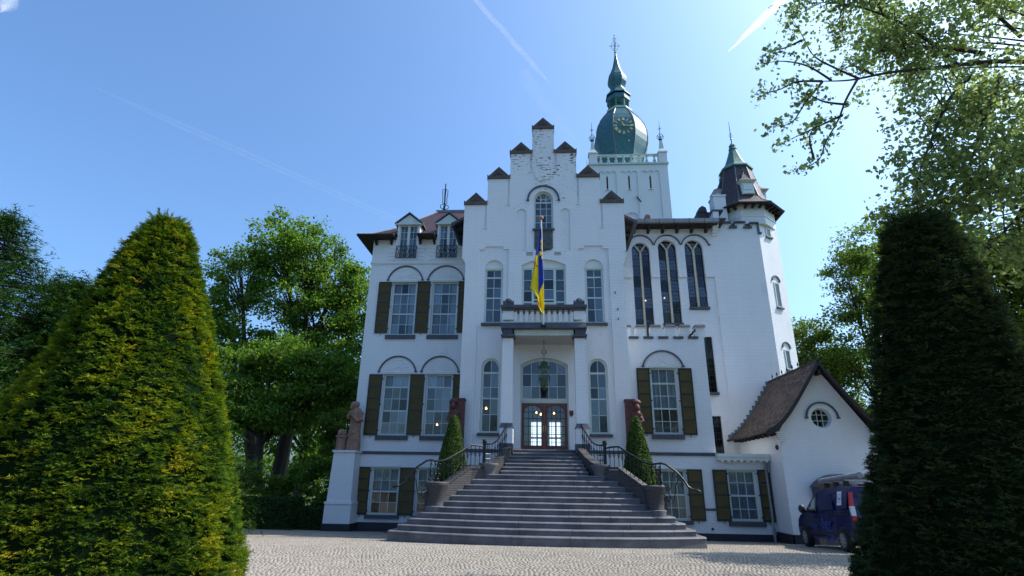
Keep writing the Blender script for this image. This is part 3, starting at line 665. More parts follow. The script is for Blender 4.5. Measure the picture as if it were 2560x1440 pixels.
for (d0, d1) in dorm:
    cx = (d0+d1)/2
    dm = obj('dormer', MB().prism([(d0-.10, 15.10), (d1+.10, 15.10), (cx, 15.68)], 26.93, 27.0-.003).box(d0-.12, d1+.12, 26.88, 27.06, 15.06, 15.13), 'dormer_paint', TH, org=(cx, 26.93, 13.0))
    for e in (-1, 1):
        x_e = cx+e*(d1-d0+.34)/2
        q = [(x_e, 15.10), (cx, 15.76), (cx, 15.82), (x_e, 15.16)]
        obj('dormer_roof', MB().prism(q if e < 0 else q[::-1], 26.84, 28.9), 'lead', dm)
        obj('dormer_cheek', MB().box(cx+e*(d1-d0)/2-.03, cx+e*(d1-d0)/2+.03, 27.41, 28.8, 14.0, 15.1), 'dormer_paint', dm)
        # rusticated side strips
        mb = MB(); xa = cx+e*((d1-d0)/2+.02); xb = cx+e*((d1-d0)/2+.37)
        for k in range(6): mb.box(min(xa, xb), max(xa, xb), 26.965, 27.004, 12.95+k*.225, 12.95+k*.225+.208)
        obj('quoin', mb, 'white_wall', dm)
    f0, f1 = d0+.10, d1-.10
    for e, (a, b_) in enumerate(((f0, cx), (cx, f1))):
        window(TH, rect(a, b_, 13.04, 15.08), a, b_, 13.04, 15.08, 27.06+.001*e, [(a+b_)/2], [(13.04+2.04*k/5, .022) for k in range(1, 5)], .075, 'dormer_paint', bw=.02, curtain=[(a+.05, a+.2, 13.1, 15.0, 'curtain')] if e == 0 else [(b_-.2, b_-.05, 13.1, 15.0, 'curtain')])
    mb = MB()
    for z in (13.02, 13.70): mb.box(d0+.05, d1-.05, 26.80, 26.83, z, z+.035)
    for x in (d0+.05, d1-.08, cx-.015): mb.box(x, x+.03, 26.795, 26.835, 13.02, 13.73)
    for k in range(4):
        for e in (0, 1):
            w4 = (d1-d0-.13)/4; xa = d0+.065+k*w4; xb = xa+w4
            za, zb = (13.04, 13.71) if (k+e) % 2 == 0 else (13.71, 13.04)
            mb.tube([(xa, 26.815+.006*e, za), (xb, 26.815+.006*e, zb)], .015, 5)
        mb.tube([(xa, 26.81, 13.375), (xa+w4/2, 26.81, 13.7), (xb, 26.81, 13.375), (xa+w4/2, 26.81, 13.05), (xa, 26.81, 13.375)], .013, 4)
    for x in (d0+.06, d1-.06): mb.tube([(x, 26.81, 13.66), (x, 27.0, 13.66)], .012, 5)
    obj('balconette', mb, 'iron', TH)
# left wing roof: courses of slates on a hipped, bell-cast roof
def course_roof(name, prof, xl, xr, yfun, mat, rows, parent, hipL=None):
    pass
def hip_front(prof, xl, xr):
    """prof: list of (y, z, inset) front profile points from eave to ridge; each course a thin slab"""
    mb = MB(); P = []
    for i in range(len(prof)-1):
        (y0, z0, h0), (y1, z1, h1) = prof[i], prof[i+1]; L = math.hypot(y1-y0, z1-z0); n = max(1, int(L/.16))
        for k in range(n): P.append(tuple(a+(b_-a)*k/n for a, b_ in zip(prof[i], prof[i+1])))
    P.append(prof[-1]); return P
profF = [(26.35, 14.20, 0), (27.0, 14.52, .55), (28.0, 15.30, 1.45), (30.4, 17.62, 3.45)]
P = hip_front(profF, 0, 0); mbF = MB(); mbH = MB(); gaps = [(-8.06, -6.88), (-5.83, -4.66)]
for (y0, z0, h0), (y1, z1, h1) in zip(P[:-1], P[1:]):
    segs = [(-10.05+h0, -10.05+h1, -3.93, -3.93)]
    if y0 < 27.9:
        segs = []; xa = -10.05
        segs = [(xa+h0, xa+h1, -8.10, -8.10), (-6.84, -6.84, -5.87, -5.87), (-4.62, -4.62, -3.93, -3.93)]
    for a0, a1, b0, b1 in segs:
        mbF.hexa([(a0, y0, z0), (b0, y0, z0), (b1, y1, z1), (a1, y1, z1), (a0, y0-.004, z0+.032), (b0, y0-.004, z0+.032), (b1, y1, z1+.012), (a1, y1, z1+.012)])
    # hip side (facing -X)
    yb = 36
    mbH.hexa([(-10.05+h0, y0, z0), (-10.05+h1, y1, z1), (-10.05+h1, yb, z1), (-10.05+h0, yb, z0), (-10.054+h0, y0, z0+.032), (-10.05+h1, y1, z1+.012), (-10.05+h1, yb, z1+.012), (-10.054+h0, yb, z0+.032)])
rf = obj('wing_roof', mbF, 'purple_slate', TH); obj('hip_slope', mbH, 'purple_slate', rf)
obj('roof_infill', MB().prismx([(28.0, 15.25), (30.35, 17.55), (33, 17.5), (33, 15)], -6.8, -3.95), 'soffit', TH)
obj('ridge', MB().box(-6.75, -3.93, 30.3, 30.6, 17.58, 17.74), 'lead', TH)
obj('hip_ridge', MB().tube([(-10.05+h, y, z+.04) for y, z, h in profF], .06, 6), 'lead', TH)
mb = MB().hexa([(-10.05, 26.35, 14.17), (-9.4, 27.0, 14.17), (-9.4, 36, 14.17), (-10.05, 36, 14.17), (-10.05, 26.35, 14.2), (-9.4, 27.0, 14.2), (-9.4, 36, 14.2), (-10.05, 36, 14.2)])
for xa, xb in ((-10.05, -8.10), (-6.84, -5.87), (-4.62, -3.93)): mb.box(xa+(.0 if xa > -10 else .002), xb, 26.352, 27.0, 14.165, 14.198)
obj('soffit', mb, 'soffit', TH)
for k, x in enumerate((-9.2, -8.35, -6.75, -5.97, -4.5, -4.05)): obj('bracket', MB().prismx([(26.5, 14.16), (26.98, 14.16), (26.98, 13.85), (26.8, 13.95)], x-.06, x+.06), 'soffit', TH)
for xa, xb in ((-10.1, -8.12), (-6.83, -5.88), (-4.61, -3.93)): obj('gutter', MB().tube([(xa, 26.31, 14.2), (xb, 26.31, 14.2)], .06, 8), 'soffit', TH, smooth=True)
obj('gutter', MB().tube([(-10.1, 26.32, 14.2), (-10.1, 36, 14.2)], .06, 8), 'soffit', TH, smooth=True)
obj('downpipe', MB().tube([(-4.5, 24.6, 13.75), (-4.3, 25.6, 13.4), (-4.0, 26.8, 12.9), (-4.0, 26.85, 12.4)], .05, 6), 'iron', TH, smooth=True)
# wrought finial on the ridge
mb = MB(); fx, fy, fz = -6.28, 30.45, 17.7
mb.tube([(fx, fy, fz), (fx, fy, fz+2.0)], .04, 6).ball((fx, fy, fz+.14), .11)
for a in range(4):
    c, s_ = math.cos(a*math.pi/2+.4), math.sin(a*math.pi/2+.4)
    mb.tube([(fx+c*r_, fy+s_*r_, fz+h) for r_, h in ((.05, .15), (.24, .25), (.26, .42), (.14, .5), (.06, .44))], .028, 5)
    mb.tube([(fx+c*r_, fy+s_*r_, fz+h) for r_, h in ((.04, .55), (.14, .6), (.13, 1.0), (.16, 1.2), (.17, 1.55), (.05, 1.6))], .024, 5)
obj('roof_finial', mb, 'iron', TH)
# ---- hall block on the right: projecting lower storey with battlements
low_wins = [(4.74, 5.96, 3.70, 6.65), (4.90, 5.97, .26, 2.29), (7.66, 8.86, .28, 2.30)]
obj('lower_wall', MB().plate([(3.738, -.6), (7.31, -.6), (7.31, 8.06), (3.738, 8.06)], [rect(*low_wins[0]), rect(*low_wins[1])], 24.7, 25.05), 'white_wall', TH)
obj('side_wall', MB().box(6.96, 7.31, 25.052, 27.95, -.6, 8.06), 'white_wall', TH)
for k in range(6):
    x0 = 3.74 if k == 0 else 4.24+(k-1)*.675; x1 = 4.02 if k == 0 else x0+.45
    obj('merlon', MB().box(x0, x1, 24.7, 25.05, 8.063, 8.53), 'white_wall', TH)
    obj('coping', MB().hexa([(x0-.01, 24.62, 8.532), (x1+.03, 24.62, 8.532), (x1+.03, 25.13, 8.532), (x0-.03, 25.13, 8.532), (x0+.03, 24.66, 8.64), (x1+.0, 24.66, 8.64), (x1, 25.1, 8.64), (x0+.03, 25.1, 8.64)]), 'bluestone', TH)
    if k < 5:
        c0 = 3.9+k*.675; obj('coping', MB().box(max(3.74, c0), c0+.45, 24.635, 24.697, 7.97, 8.075).box(max(4.03, x1)+.003, (4.24+k*.675)-.003, 24.69, 25.12, 8.064, 8.085), 'bluestone', TH)
obj('waterspout', MB().tube([(6.93, 24.68, 8.42), (6.90, 24.62, 8.32), (6.82, 24.62, 8.27), (6.78, 24.62, 8.18), (6.70, 24.62, 8.14), (6.66, 24.64, 8.07)], .05, 6), 'iron', TH)
sash_win(TH, 4.74, 5.96, 3.70, 6.65, 24.80, [(4.27, .026), (4.82, .07), (5.38, .026), (5.93, .07)], (4.66, 6.04, 3.5, 3.704, 24.60), [(4.84, 5.86, 4.86, 6.55, 'curtain'), (5.5, 5.86, 3.8, 4.8, 'door_wood')])
obj('head_rail', MB().box(4.68, 6.02, 24.64, 24.72, 6.62, 6.70), 'frame_paint', TH)
hood(TH, 4.44, 6.28, 6.72, 7.43, 24.7, .065); fan(TH, 4.62, 6.08, 6.72, 7.36, 24.7)
shutter(TH, 4.15, 4.73, 3.71, 6.60, 24.62, 5, 1); shutter(TH, 6.0, 6.60, 3.69, 6.60, 24.62, 5, -1)
sash_win(TH, 4.90, 5.97, .26, 2.29, 24.80, [(.75, .026), (1.26, .07), (1.77, .026)], (4.8, 6.1, .12, .264, 24.60), [(5.0, 5.9, .35, 2.2, 'blind')])
obj('head_rail', MB().box(4.86, 6.0, 24.66, 24.72, 2.27, 2.33), 'frame_paint', TH)
shutter(TH, 6.0, 6.62, .27, 2.29, 24.62, 4, -1); shutter(TH, 4.22, 4.88, .27, 2.29, 24.62, 4, 1)
# flat-roofed low annex between the block and the gabled house
obj('lower_wall', MB().plate([(7.312, -.6), (9.42, -.6), (9.42, 2.66), (7.312, 2.66)], [rect(*low_wins[2])], 24.7, 25.0), 'white_wall', TH)
mb = MB().box(7.25, 9.42, 24.36, 27.9, 2.80, 2.93).box(7.29, 9.42, 24.42, 24.9, 2.665, 2.798)
obj('flat_roof', mb, 'white_paint', TH)
for k in range(8): obj('bracket', MB().box(7.4+k*.26, 7.5+k*.26, 24.38, 24.69, 2.60, 2.664), 'white_paint', TH)
sash_win(TH, 7.66, 8.86, .28, 2.30, 24.80, [(.75, .026), (1.27, .07), (1.78, .026)], (7.52, 9.0, .10, .283, 24.60), [(7.74, 8.78, .36, 2.2, 'blind')])
obj('head_rail', MB().box(7.62, 8.9, 24.66, 24.72, 2.28, 2.34), 'frame_paint', TH)
shutter(TH, 7.06, 7.64, .28, 2.29, 24.62, 4, 1); shutter(TH, 8.90, 9.40, .28, 2.31, 24.62, 4, -1)
obj('band', MB().box(6.63, 7.05, 24.67, 24.71, .67, .76), 'bluestone', TH)
obj('vent', MB().lathe([(.05, 0), (.05, .04)], 10).xf(Matrix.Translation((6.85, 24.7, -.02)) @ Matrix.Rotation(R(90), 4, 'X')), 'iron', TH)
obj('downpipe', MB().tube([(9.24, 24.5, 2.6), (9.26, 24.62, 2.4), (9.27, 24.62, .1)], .05, 8).tube([(9.27, 24.62, .12), (9.27, 24.62, -.46)], .06, 8), 'zinc', TH, smooth=True)
obj('wall_pipe', MB().box(9.30, 9.36, 24.5, 24.56, 2.2, 2.6), 'zinc', TH)
# tall-window wall behind
lanc = [(4.86, 5.83, 8.7, 13.83, 14.32), (6.30, 7.29, 9.66, 13.97, 14.47), (7.74, 8.73, 10.54, 13.96, 14.46)]
slits = [(8.15, 8.72, 6.06, 8.95), (8.15, 8.73, 2.9, 4.90)]
cren = [(11.85, -.6), (11.85, 15.36), (11.38, 15.36), (11.38, 15.16), (11.16, 15.16), (11.16, 15.42), (10.55, 15.42), (10.55, 15.18), (10.37, 15.18), (10.37, 15.42), (9.78, 15.42), (9.78, 15.2), (9.6, 15.2), (9.6, 15.15), (3.738, 15.15), (3.738, -.6)]
obj('hall_wall', MB().plate(cren[::-1], [arched(*q, 18) for q in lanc]+[rect(*q) for q in slits], 28.06, 28.5), 'white_wall', TH)
path = [(3.738, 12.34)]
for x0, x1, z0, zs, za in lanc: path += [(x0, 12.34)] + segarc(x0, x1, zs, za, 18)[::-1] + [(x1, 12.34)]
path += [(9.2, 12.34), (9.2, -.6)]
obj('hall_facing', MB().plate(path+cren[:-1], [], 28.0, 28.06), 'white_wall', TH)
obj('band', MB().box(3.74, 4.855, 27.965, 28.005, 12.24, 12.345).box(5.835, 6.295, 27.965, 28.005, 12.24, 12.345).box(7.295, 7.735, 27.965, 28.005, 12.24, 12.345).box(8.735, 9.21, 27.965, 28.005, 12.24, 12.345), 'white_wall', TH)
for i, (x0, x1, z0, zs, za) in enumerate(lanc):
    cx = (x0+x1)/2; y = 28.2
    zz = []; z = z0+.62
    while z < zs-.1: zz.append((z, .03)); z += .615
    wl = window(TH, arched(x0, x1, z0, zs, za, 18), x0, x1, z0, za, y, [cx], zz, .035, 'lead_came', 'leaded_glass', bw=.03,
                sill=(x0-.03, x1+.03, z0-.13, z0+.003, 27.93), name='tall_window')
    mb = MB().box(cx-.055, cx+.055, y-.10, y+.02, z0+.004, zs-.08)
    hw = (x1-x0)/2
    for e in (-1, 1):
        pts = [(cx+e*hw*u, y-.04, zs-.1+hz) for u, hz in ((0, -.02), (.12, .12), (.34, .30), (.62, .48))]
        mb.tube(pts, .052, 8)
    obj('mullion', mb, 'tracery', wl)
    mb = MB()
    for k in range(1, int((za-z0)/.205)):
        z = z0+.205*k; ww = hw if z < zs else math.sqrt(max(.02, hw*hw-(z-zs)**2)); mb.box(cx-ww+.03, cx+ww-.03, y+.036, y+.046, z-.006, z+.006)
    for e in (-1, 1):
        for k in (1, 2): xx = cx+e*(.055+(hw-.09)*k/3); mb.box(xx-.006, xx+.006, y+.034, y+.048, z0+.04, zs+.15)
    obj('lead_came', mb, 'lead_came', wl)
for x0, x1, z0, z1 in slits:
    wl = window(TH, rect(x0, x1, z0, z1), x0, x1, z0, z1, 28.17, [x0+(x1-x0)/2], [(z0+.3*k, .02) for k in range(1, int((z1-z0)/.3))], .03, 'lead_came', 'dark_glass', bw=.02, sill=(x0-.02, x1+.03, z0-.14, z0+.003, 27.94), name='slit_window')
    obj('lead_came', MB().box(x0+.14, x0+.15, 28.2, 28.21, z0, z1).box(x0+.42, x0+.43, 28.2, 28.21, z0, z1), 'lead_came', wl)
ap = [(5.345, 14.76, .78), (6.82, 14.76, .78), (8.30, 14.76, .80)]
mb = MB()
for k, (cx, zt, hw) in enumerate(ap):
    xa, xb = (4.62 if k == 0 else (ap[k-1][0]+cx)/2), (9.08 if k == 2 else (cx+ap[k+1][0])/2)
    mb.arc(segarc(xa+.002, xb-.002, 14.15, zt, 20), segarc(xa+.06, xb-.06, 14.15, zt-.055, 20), 27.93, 28.005)
mb.box(9.03, 9.16, 27.92, 28.005, 14.09, 14.15)
obj('arch_moulding', mb, 'bluestone', TH)
obj('interior_core', MB().box(4.0, 13.0, 29.3, 36, base, 15.0), 'interior_dark', TH)
obj('interior_floor', MB().box(4.0, 9.5, 28.5, 29.3, 8.3, 8.55).box(4.0, 13, 28.52, 29.3, 2.5, 2.8), 'interior_dark', TH)
obj('interior_core', MB().box(4.0, 6.9, 25.6, 28.0, base, 7.9), 'interior_dark', TH); obj('interior_core', MB().box(7.35, 9.4, 25.4, 27.9, base, 2.6), 'interior_dark', TH)
obj('parapet_floor', MB().box(3.74, 7.29, 25.06, 27.99, 7.85, 7.98), 'lead', TH)
# hall eave, gutter, rafters, kneeler, roof
obj('gutter', MB().prismx([(27.16, 15.16), (27.26, 15.12), (27.36, 15.16), (27.36, 15.36), (27.16, 15.36)], 4.62, 9.52), 'zinc', TH)
mb = MB()
for k in range(7): mb.box(4.72+k*.80, 4.735+k*.80, 27.145, 27.37, 15.10, 15.375)
obj('gutter_bracket', mb, 'soffit', TH)
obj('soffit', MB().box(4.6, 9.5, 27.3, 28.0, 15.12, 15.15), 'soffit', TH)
for k in range(6): obj('bracket', MB().prismx([(27.42, 15.115), (27.99, 15.115), (27.99, 14.84), (27.6, 14.92)], 5.02+k*.79-.07, 5.02+k*.79+.07), 'soffit', TH)
obj('hall_roof', MB().prismx([(27.2, 15.37), (31.5, 17.05), (36, 15.3), (36, 15.2), (27.2, 15.30)], 4.3, 9.9), 'slate', TH)
kn = MB()
for k in range(6): kn.box(9.30-.0*k, 9.60, 27.9-.1*k, 28.0, 14.66+.13*k, 14.66+.13*k+.125)
kn.box(9.30, 9.60, 27.35, 28.0, 15.44, 15.85); obj('kneeler', kn, 'white_wall', TH)
obj('coping', MB().box(9.25, 9.85, 27.3, 28.06, 15.852, 15.95), 'bluestone', TH)
for x0, x1, z in ((9.62, 9.78, 15.2), (10.30, 10.66, 15.17), (11.08, 11.46, 15.155)): obj('coping', MB().box(x0-.02, x1+.04, 27.90, 28.06-.001, z-.06, z+.06), 'bluestone', TH)
for x0, x1, z in ((9.76, 10.39, 15.422), (10.53, 11.18, 15.422), (11.36, 11.88, 15.362)):
    obj('coping', MB().hexa([(x0, 27.85, z), (x1, 27.85, z), (x1, 28.55, z), (x0, 28.55, z), (x0+.05, 27.9, z+.1), (x1-.02, 27.9, z+.1), (x1-.02, 28.5, z+.1), (x0+.05, 28.5, z+.1)]).box(x0-.015, x0+.05, 27.86, 28.0, z-.2, z-.002), 'bluestone', TH)
obj('coping', MB().box(11.80, 11.90, 27.93, 28.1, 14.85, 15.36).box(11.80, 12.0, 27.92, 28.1, 14.76, 14.848), 'bluestone', TH)
obj('chimney', MB().box(9.68, 10.36, 28.15, 28.95, 15.4, 17.22).box(9.64, 10.40, 28.11, 28.99, 17.223, 17.32), 'white_wall', TH)
obj('chimney', MB().box(6.02, 6.32, 29.4, 29.7, 16.0, 16.72).box(6.08, 6.26, 29.45, 29.65, 16.722, 16.8), 'sandstone', TH)
rd = obj('roof_hatch', MB().box(8.98, 9.9, 29.1, 29.8, 15.9, 16.72).prism([(9.05, 16.722), (9.55, 16.722), (9.5, 17.0), (9.3, 17.12), (9.1, 16.98)], 29.05, 29.75), 'slate', TH)
# ---- buttress
obj('buttress', MB().box(-9.98, -8.75, 26.02, 27.0-.002, base, .60).box(-10.0, -8.73, 25.98, 27.0-.002, .60, .70).hexa([(-9.92, 26.04, .702), (-8.8, 26.04, .702), (-8.8, 26.99, .702), (-9.92, 26.99, .702), (-9.86, 26.08, 2.86), (-8.86, 26.08, 2.86), (-8.86, 26.99, 2.86), (-9.86, 26.99, 2.86)]).box(-9.92, -8.80, 26.02, 26.998, 2.862, 2.95), 'white_wall', TH)
obj('plinth', MB().box(-10.02, -8.72, 25.97, 26.99, base, -.22), 'plinth', TH)
# ---- portico
po = obj('portico', MB().box(-1.72, 1.72, 22.12, 23.995, 8.02, 8.06).box(-1.25, 1.25, 22.26, 22.36, 7.5, 7.74), 'tower_trim', TH, org=(0, 22.4, 2.9))
for sx in (-1, 1):
    c = sx*1.505
    obj('pier', MB().box(c-.225, c+.225, 22.22, 22.67, 3.88, 7.36), 'white_wall', po)
    obj('pier_base', MB().box(c-.26, c+.26, 22.16, 22.74, 3.10, 3.70), 'white_wall', po)
    obj('pier_base', MB().box(c-.28, c+.28, 22.14, 22.76, 2.75, 3.098), 'bluestone', po)
    obj('pier_cap', MB().hexa([(c-.29, 22.12, 3.702), (c+.29, 22.12, 3.702), (c+.29, 22.78, 3.702), (c-.29, 22.78, 3.702), (c-.22, 22.2, 3.878), (c+.22, 22.2, 3.878), (c+.22, 22.7, 3.878), (c-.22, 22.7, 3.878)]), 'bluestone', po)
    obj('capital', MB().hexa([(c-.23, 22.2, 7.362), (c+.23, 22.2, 7.362), (c+.23, 22.7, 7.362), (c-.23, 22.7, 7.362), (c-.28, 22.08, 7.42), (c+.28, 22.08, 7.42), (c+.28, 22.76, 7.42), (c-.28, 22.76, 7.42)]).box(c-.29, c+.29, 22.06, 22.78, 7.422, 7.50), 'bluestone', po)
    obj('beam_end', MB().box(c-.20, c+.22 if sx > 0 else c+.20, 22.14, 22.7, 7.503, 7.745), 'bluestone', po)
    obj('side_beam', MB().box(c-.15, c+.15, 22.7, 23.99, 7.4, 7.745), 'white_plaster', po)
    obj('parapet_pier', MB().box(c-.24, c+.24, 22.12, 22.6, 8.15, 8.53), 'white_wall', po)
    obj('side_parapet', MB().box(c-.12, c+.12, 22.6, 23.99, 8.06, 8.56), 'white_wall', po)
    mb = MB().box(c-.23, c+.23, 22.1, 22.58, 8.78, 8.9)
    for e in (-1, 1): mb.box(c+e*.20-.03, c+e*.20+.03, 22.08, 22.55, 8.90, 8.98)
    mb.prism([(c-.16, 8.9)]+[(c-.16*math.cos(math.pi*i/12), 8.92+.17*math.sin(math.pi*i/12)) for i in range(13)]+[(c+.16, 8.9)], 22.11, 22.56)
    mb.ball((c, 22.1, 8.98), .07, 8, 6, 1, .35, 1)
    obj('parapet_finial', mb, 'bluestone', po)
obj('cornice', MB().box(-1.80, 1.80, 22.04, 23.99, 7.748, 7.80).hexa([(-1.80, 22.04, 7.802), (1.80, 22.04, 7.802), (1.80, 23.99, 7.802), (-1.8, 23.99, 7.802), (-1.74, 22.12, 8.018), (1.74, 22.12, 8.018), (1.74, 23.99, 8.018), (-1.74, 23.99, 8.018)]), 'bluestone', po)
obj('ceiling', MB().box(-1.36, 1.36, 22.37, 23.99, 7.52, 7.58), 'white_plaster', po)
mb = MB().box(-1.27, 1.27, 22.24, 22.5, 8.062, 8.60)
obj('parapet', mb, 'white_wall', po)
for k in range(11): obj('parapet_rib', MB().box(-1.26+k*.2375-.0, -1.26+k*.2375+.135, 22.17, 22.238, 8.064, 8.49), 'white_wall', po)
mb = MB()
for k in range(10): mb.box(-1.115+k*.2375, -1.115+k*.2375+.075, 22.185, 22.238, 8.43, 8.60)
obj('dentil', mb, 'grey_relief', po)
obj('parapet_rail', MB().hexa([(-1.78, 22.08, 8.60), (1.78, 22.08, 8.60), (1.78, 22.62, 8.60), (-1.78, 22.62, 8.60), (-1.83, 22.0, 8.68), (1.83, 22.0, 8.68), (1.83, 22.68, 8.68), (-1.83, 22.68, 8.68)]).box(-1.83, 1.83, 22.0, 22.68, 8.682, 8.775).box(-1.79, -1.22, 22.07, 22.6, 8.532, 8.599).box(1.22, 1.79, 22.07, 22.6, 8.532, 8.599), 'bluestone', po)
# ================================================================== ENTRANCE STAIRCASE
st = thing('entrance_staircase', 'wide fan-shaped grey stone steps rising to the portico door', 'staircase', (0, 20, -.2))
W_ = [4.95, 4.70, 4.44, 4.18, 3.95, 3.66, 3.40, 3.15, 2.90, 2.68, 2.5]
NB = [5, 6, 5, 6, 5, 6, 4, 5, 4, 5, 4]
def curve_y(k, x):
    sag = 1.05*max(0, 1-k/10)**1.3; return 17.5+.3*k + sag*abs(x/W_[k])**2.2
for k in range(18):
    if k < 11:
        zt = .16+.176*k; zb = zt-.176 if k else gz(17.6)-.08; w_ = W_[k]; fy = lambda x, k=k: curve_y(k, x); nb = NB[k]
    else:
        zt = 1.92+.14*(k-10); zb = zt-.14; w_ = 1.60-.055*(k-11); y0 = 20.95+.258*(k-11); fy = lambda x, y0=y0: y0; nb = 3+(k % 2)
    n = 24; xs_ = [-w_+2*w_*i/n for i in range(n+1)]
    back = 23.4 if k < 11 else 22.9
    poly = [(x*.995, fy(x)+.025) for x in xs_] + [(w_*.995, back-.001*k), (-w_*.995, back-.001*k)]
    step = obj('step', MB().prismz(poly, zb-.15, zt-.012), 'mortar', st)
    # joints differ from course to course
    cuts = [-w_] + sorted(-w_+2*w_*(i+.5*(k % 2)+random.uniform(-.13, .13))/nb for i in range(1, nb) if True) + [w_]
    cuts = [c for c in cuts if -w_ <= c <= w_]
    for a, b_ in zip(cuts[:-1], cuts[1:]):
        if b_-a < .15: continue
        g_ = .006; a += g_; b_ -= g_
        m_ = max(2, int((b_-a)/.25)); xx = [a+(b_-a)*i/m_ for i in range(m_+1)]; ty = random.uniform(-.004, .004); tz = random.uniform(-.003, .002)
        mb = MB(); dep = .46
        pf = [(0.0, zb), (0.0, zt-.062), (-.020, zt-.056), (-.026, zt-.044), (-.020, zt-.028), (-.006, zt-.013), (.018, zt-.004), (.05, zt), (dep, zt)]
        np_ = len(pf); vs = [(x, fy(x)+ty+dy, z+tz) for x in xx for dy, z in pf]
        fs = [(i*np_+j, (i+1)*np_+j, (i+1)*np_+j+1, i*np_+j+1) for i in range(m_) for j in range(np_-1)]
        fs += [tuple(range(np_-1, -1, -1)), tuple(range(m_*np_, (m_+1)*np_))]
        mb.add(vs, fs)
        if a < -w_+.05 or b_ > w_-.05:      # return along the free end
            xe = -w_+.006 if a < -w_+.05 else w_-.006
            mb.box(min(xe, xe*.93), max(xe, xe*.93), fy(w_)+.40, min(fy(w_)+1.7, 22.5), zb, zt-.002)
        obj('stone', mb, 'step_stone', step)
obj('floor_slab', MB().box(-1.23, 1.23, 22.5, 24.3, 2.6, 2.895), 'step_stone', st)
obj('landing', MB().prismz([(-2.4, 20.7), (2.4, 20.7), (2.7, 21.3), (2.7, 23.95), (-2.7, 23.95), (-2.7, 21.3)], -.6, 1.90), 'step_stone', st)
def sweep_wall(mb, pts, th, zb):
    V = [Vector((x, y, 0)) for x, y, z in pts]; L = []; Rr = []
    for i, q in enumerate(V):
        d = (V[min(i+1, len(V)-1)]-V[max(i-1, 0)]).normalized(); n_ = Vector((-d.y, d.x, 0))*th/2
        L.append(q+n_); Rr.append(q-n_)
    for i in range(len(V)-1):
        z0, z1 = pts[i][2], pts[i+1][2]
        mb.hexa([(Rr[i].x, Rr[i].y, zb), (Rr[i+1].x, Rr[i+1].y, zb), (L[i+1].x, L[i+1].y, zb), (L[i].x, L[i].y, zb),
                 (Rr[i].x, Rr[i].y, z0), (Rr[i+1].x, Rr[i+1].y, z1), (L[i+1].x, L[i+1].y, z1), (L[i].x, L[i].y, z0)])
for sx in (-1, 1):
    up_c = [(1.40, 22.3, 3.0), (1.50, 21.9, 2.78), (1.66, 21.5, 2.55), (1.82, 21.1, 2.38), (1.92, 20.85, 2.28)]
    lo_c = [(2.15, 20.62, 2.17), (2.66, 20.32, 2.17), (3.37, 19.55, 1.58), (3.50, 19.42, 1.55)]
    mb = MB(); sweep_wall(mb, [(sx*x, y, z) for x, y, z in up_c], .26, .9); sweep_wall(mb, [(sx*x, y, z-.06) for x, y, z in lo_c], .26, -.3)
    ck = obj('cheek_wall', mb, 'cheek_brick', st)
    mb = MB()
    for c in (up_c, lo_c):          # coping laid as separate rough blocks
        for (xa, ya, za), (xb, yb, zb_) in zip(c[:-1], c[1:]):
            L = math.dist((xa, ya), (xb, yb)); n = max(1, int(L/.115))
            for i in range(n):
                t0, t1 = (i+.06)/n, (i+.94)/n; q = [(sx*(xa+(xb-xa)*t_), ya+(yb-ya)*t_, za+(zb_-za)*t_+random.uniform(-.008, .008)) for t_ in (t0, t1)]
                m2 = MB(); sweep_wall(m2, [(x, y, z+.045) for x, y, z in q], .31, 0); 
                zmin = [q[0][2]-.03, q[1][2]-.03]
                m2.v = [(x, y, (zmin[0] if i_ in (0, 3) else zmin[1]) if z == 0 else z) for i_, (x, y, z) in enumerate(m2.v)]
                o_ = obj('coping_stone', m2, 'cheek_brick', ck)
    obj('landing_bowl', MB().lathe([(.20, 1.3), (.22, 1.92), (.25, 2.05), (.34, 2.2), (.36, 2.25), (.35, 2.29), (.1, 2.31)], 20, sx*2.02, 20.72), 'step_stone', st, smooth=True)
    obj('stone_tub', MB().lathe([(.30, .62), (.31, .86), (.285, .9), (.30, 1.1), (.35, 1.4), (.385, 1.5), (.40, 1.55), (.395, 1.6), (.36, 1.63), (.1, 1.64)], 24, sx*3.62, 19.42), 'cheek_brick', st, smooth=True)
    obj('tub_plinth', MB().lathe([(.36, .2), (.36, .86), (.31, .88)], 24, sx*3.62, 19.42), 'step_stone', st, smooth=True)
    q = [(sx*2.72, 20.35), (sx*3.45, 19.6), (sx*4.08, 19.7), (sx*4.08, 21.65), (sx*2.72, 21.65)]
    pb = obj('planter_bed', MB().prismz(q if sx > 0 else q[::-1], -.4, 1.30), 'cheek_brick', st)
    q2 = [(sx*(2.80), 20.48), (sx*3.45, 19.78), (sx*3.98, 19.85), (sx*3.98, 21.55), (sx*2.80, 21.55)]
    obj('soil', MB().prismz(q2 if sx > 0 else q2[::-1], 1.25, 1.33), 'soil', pb)
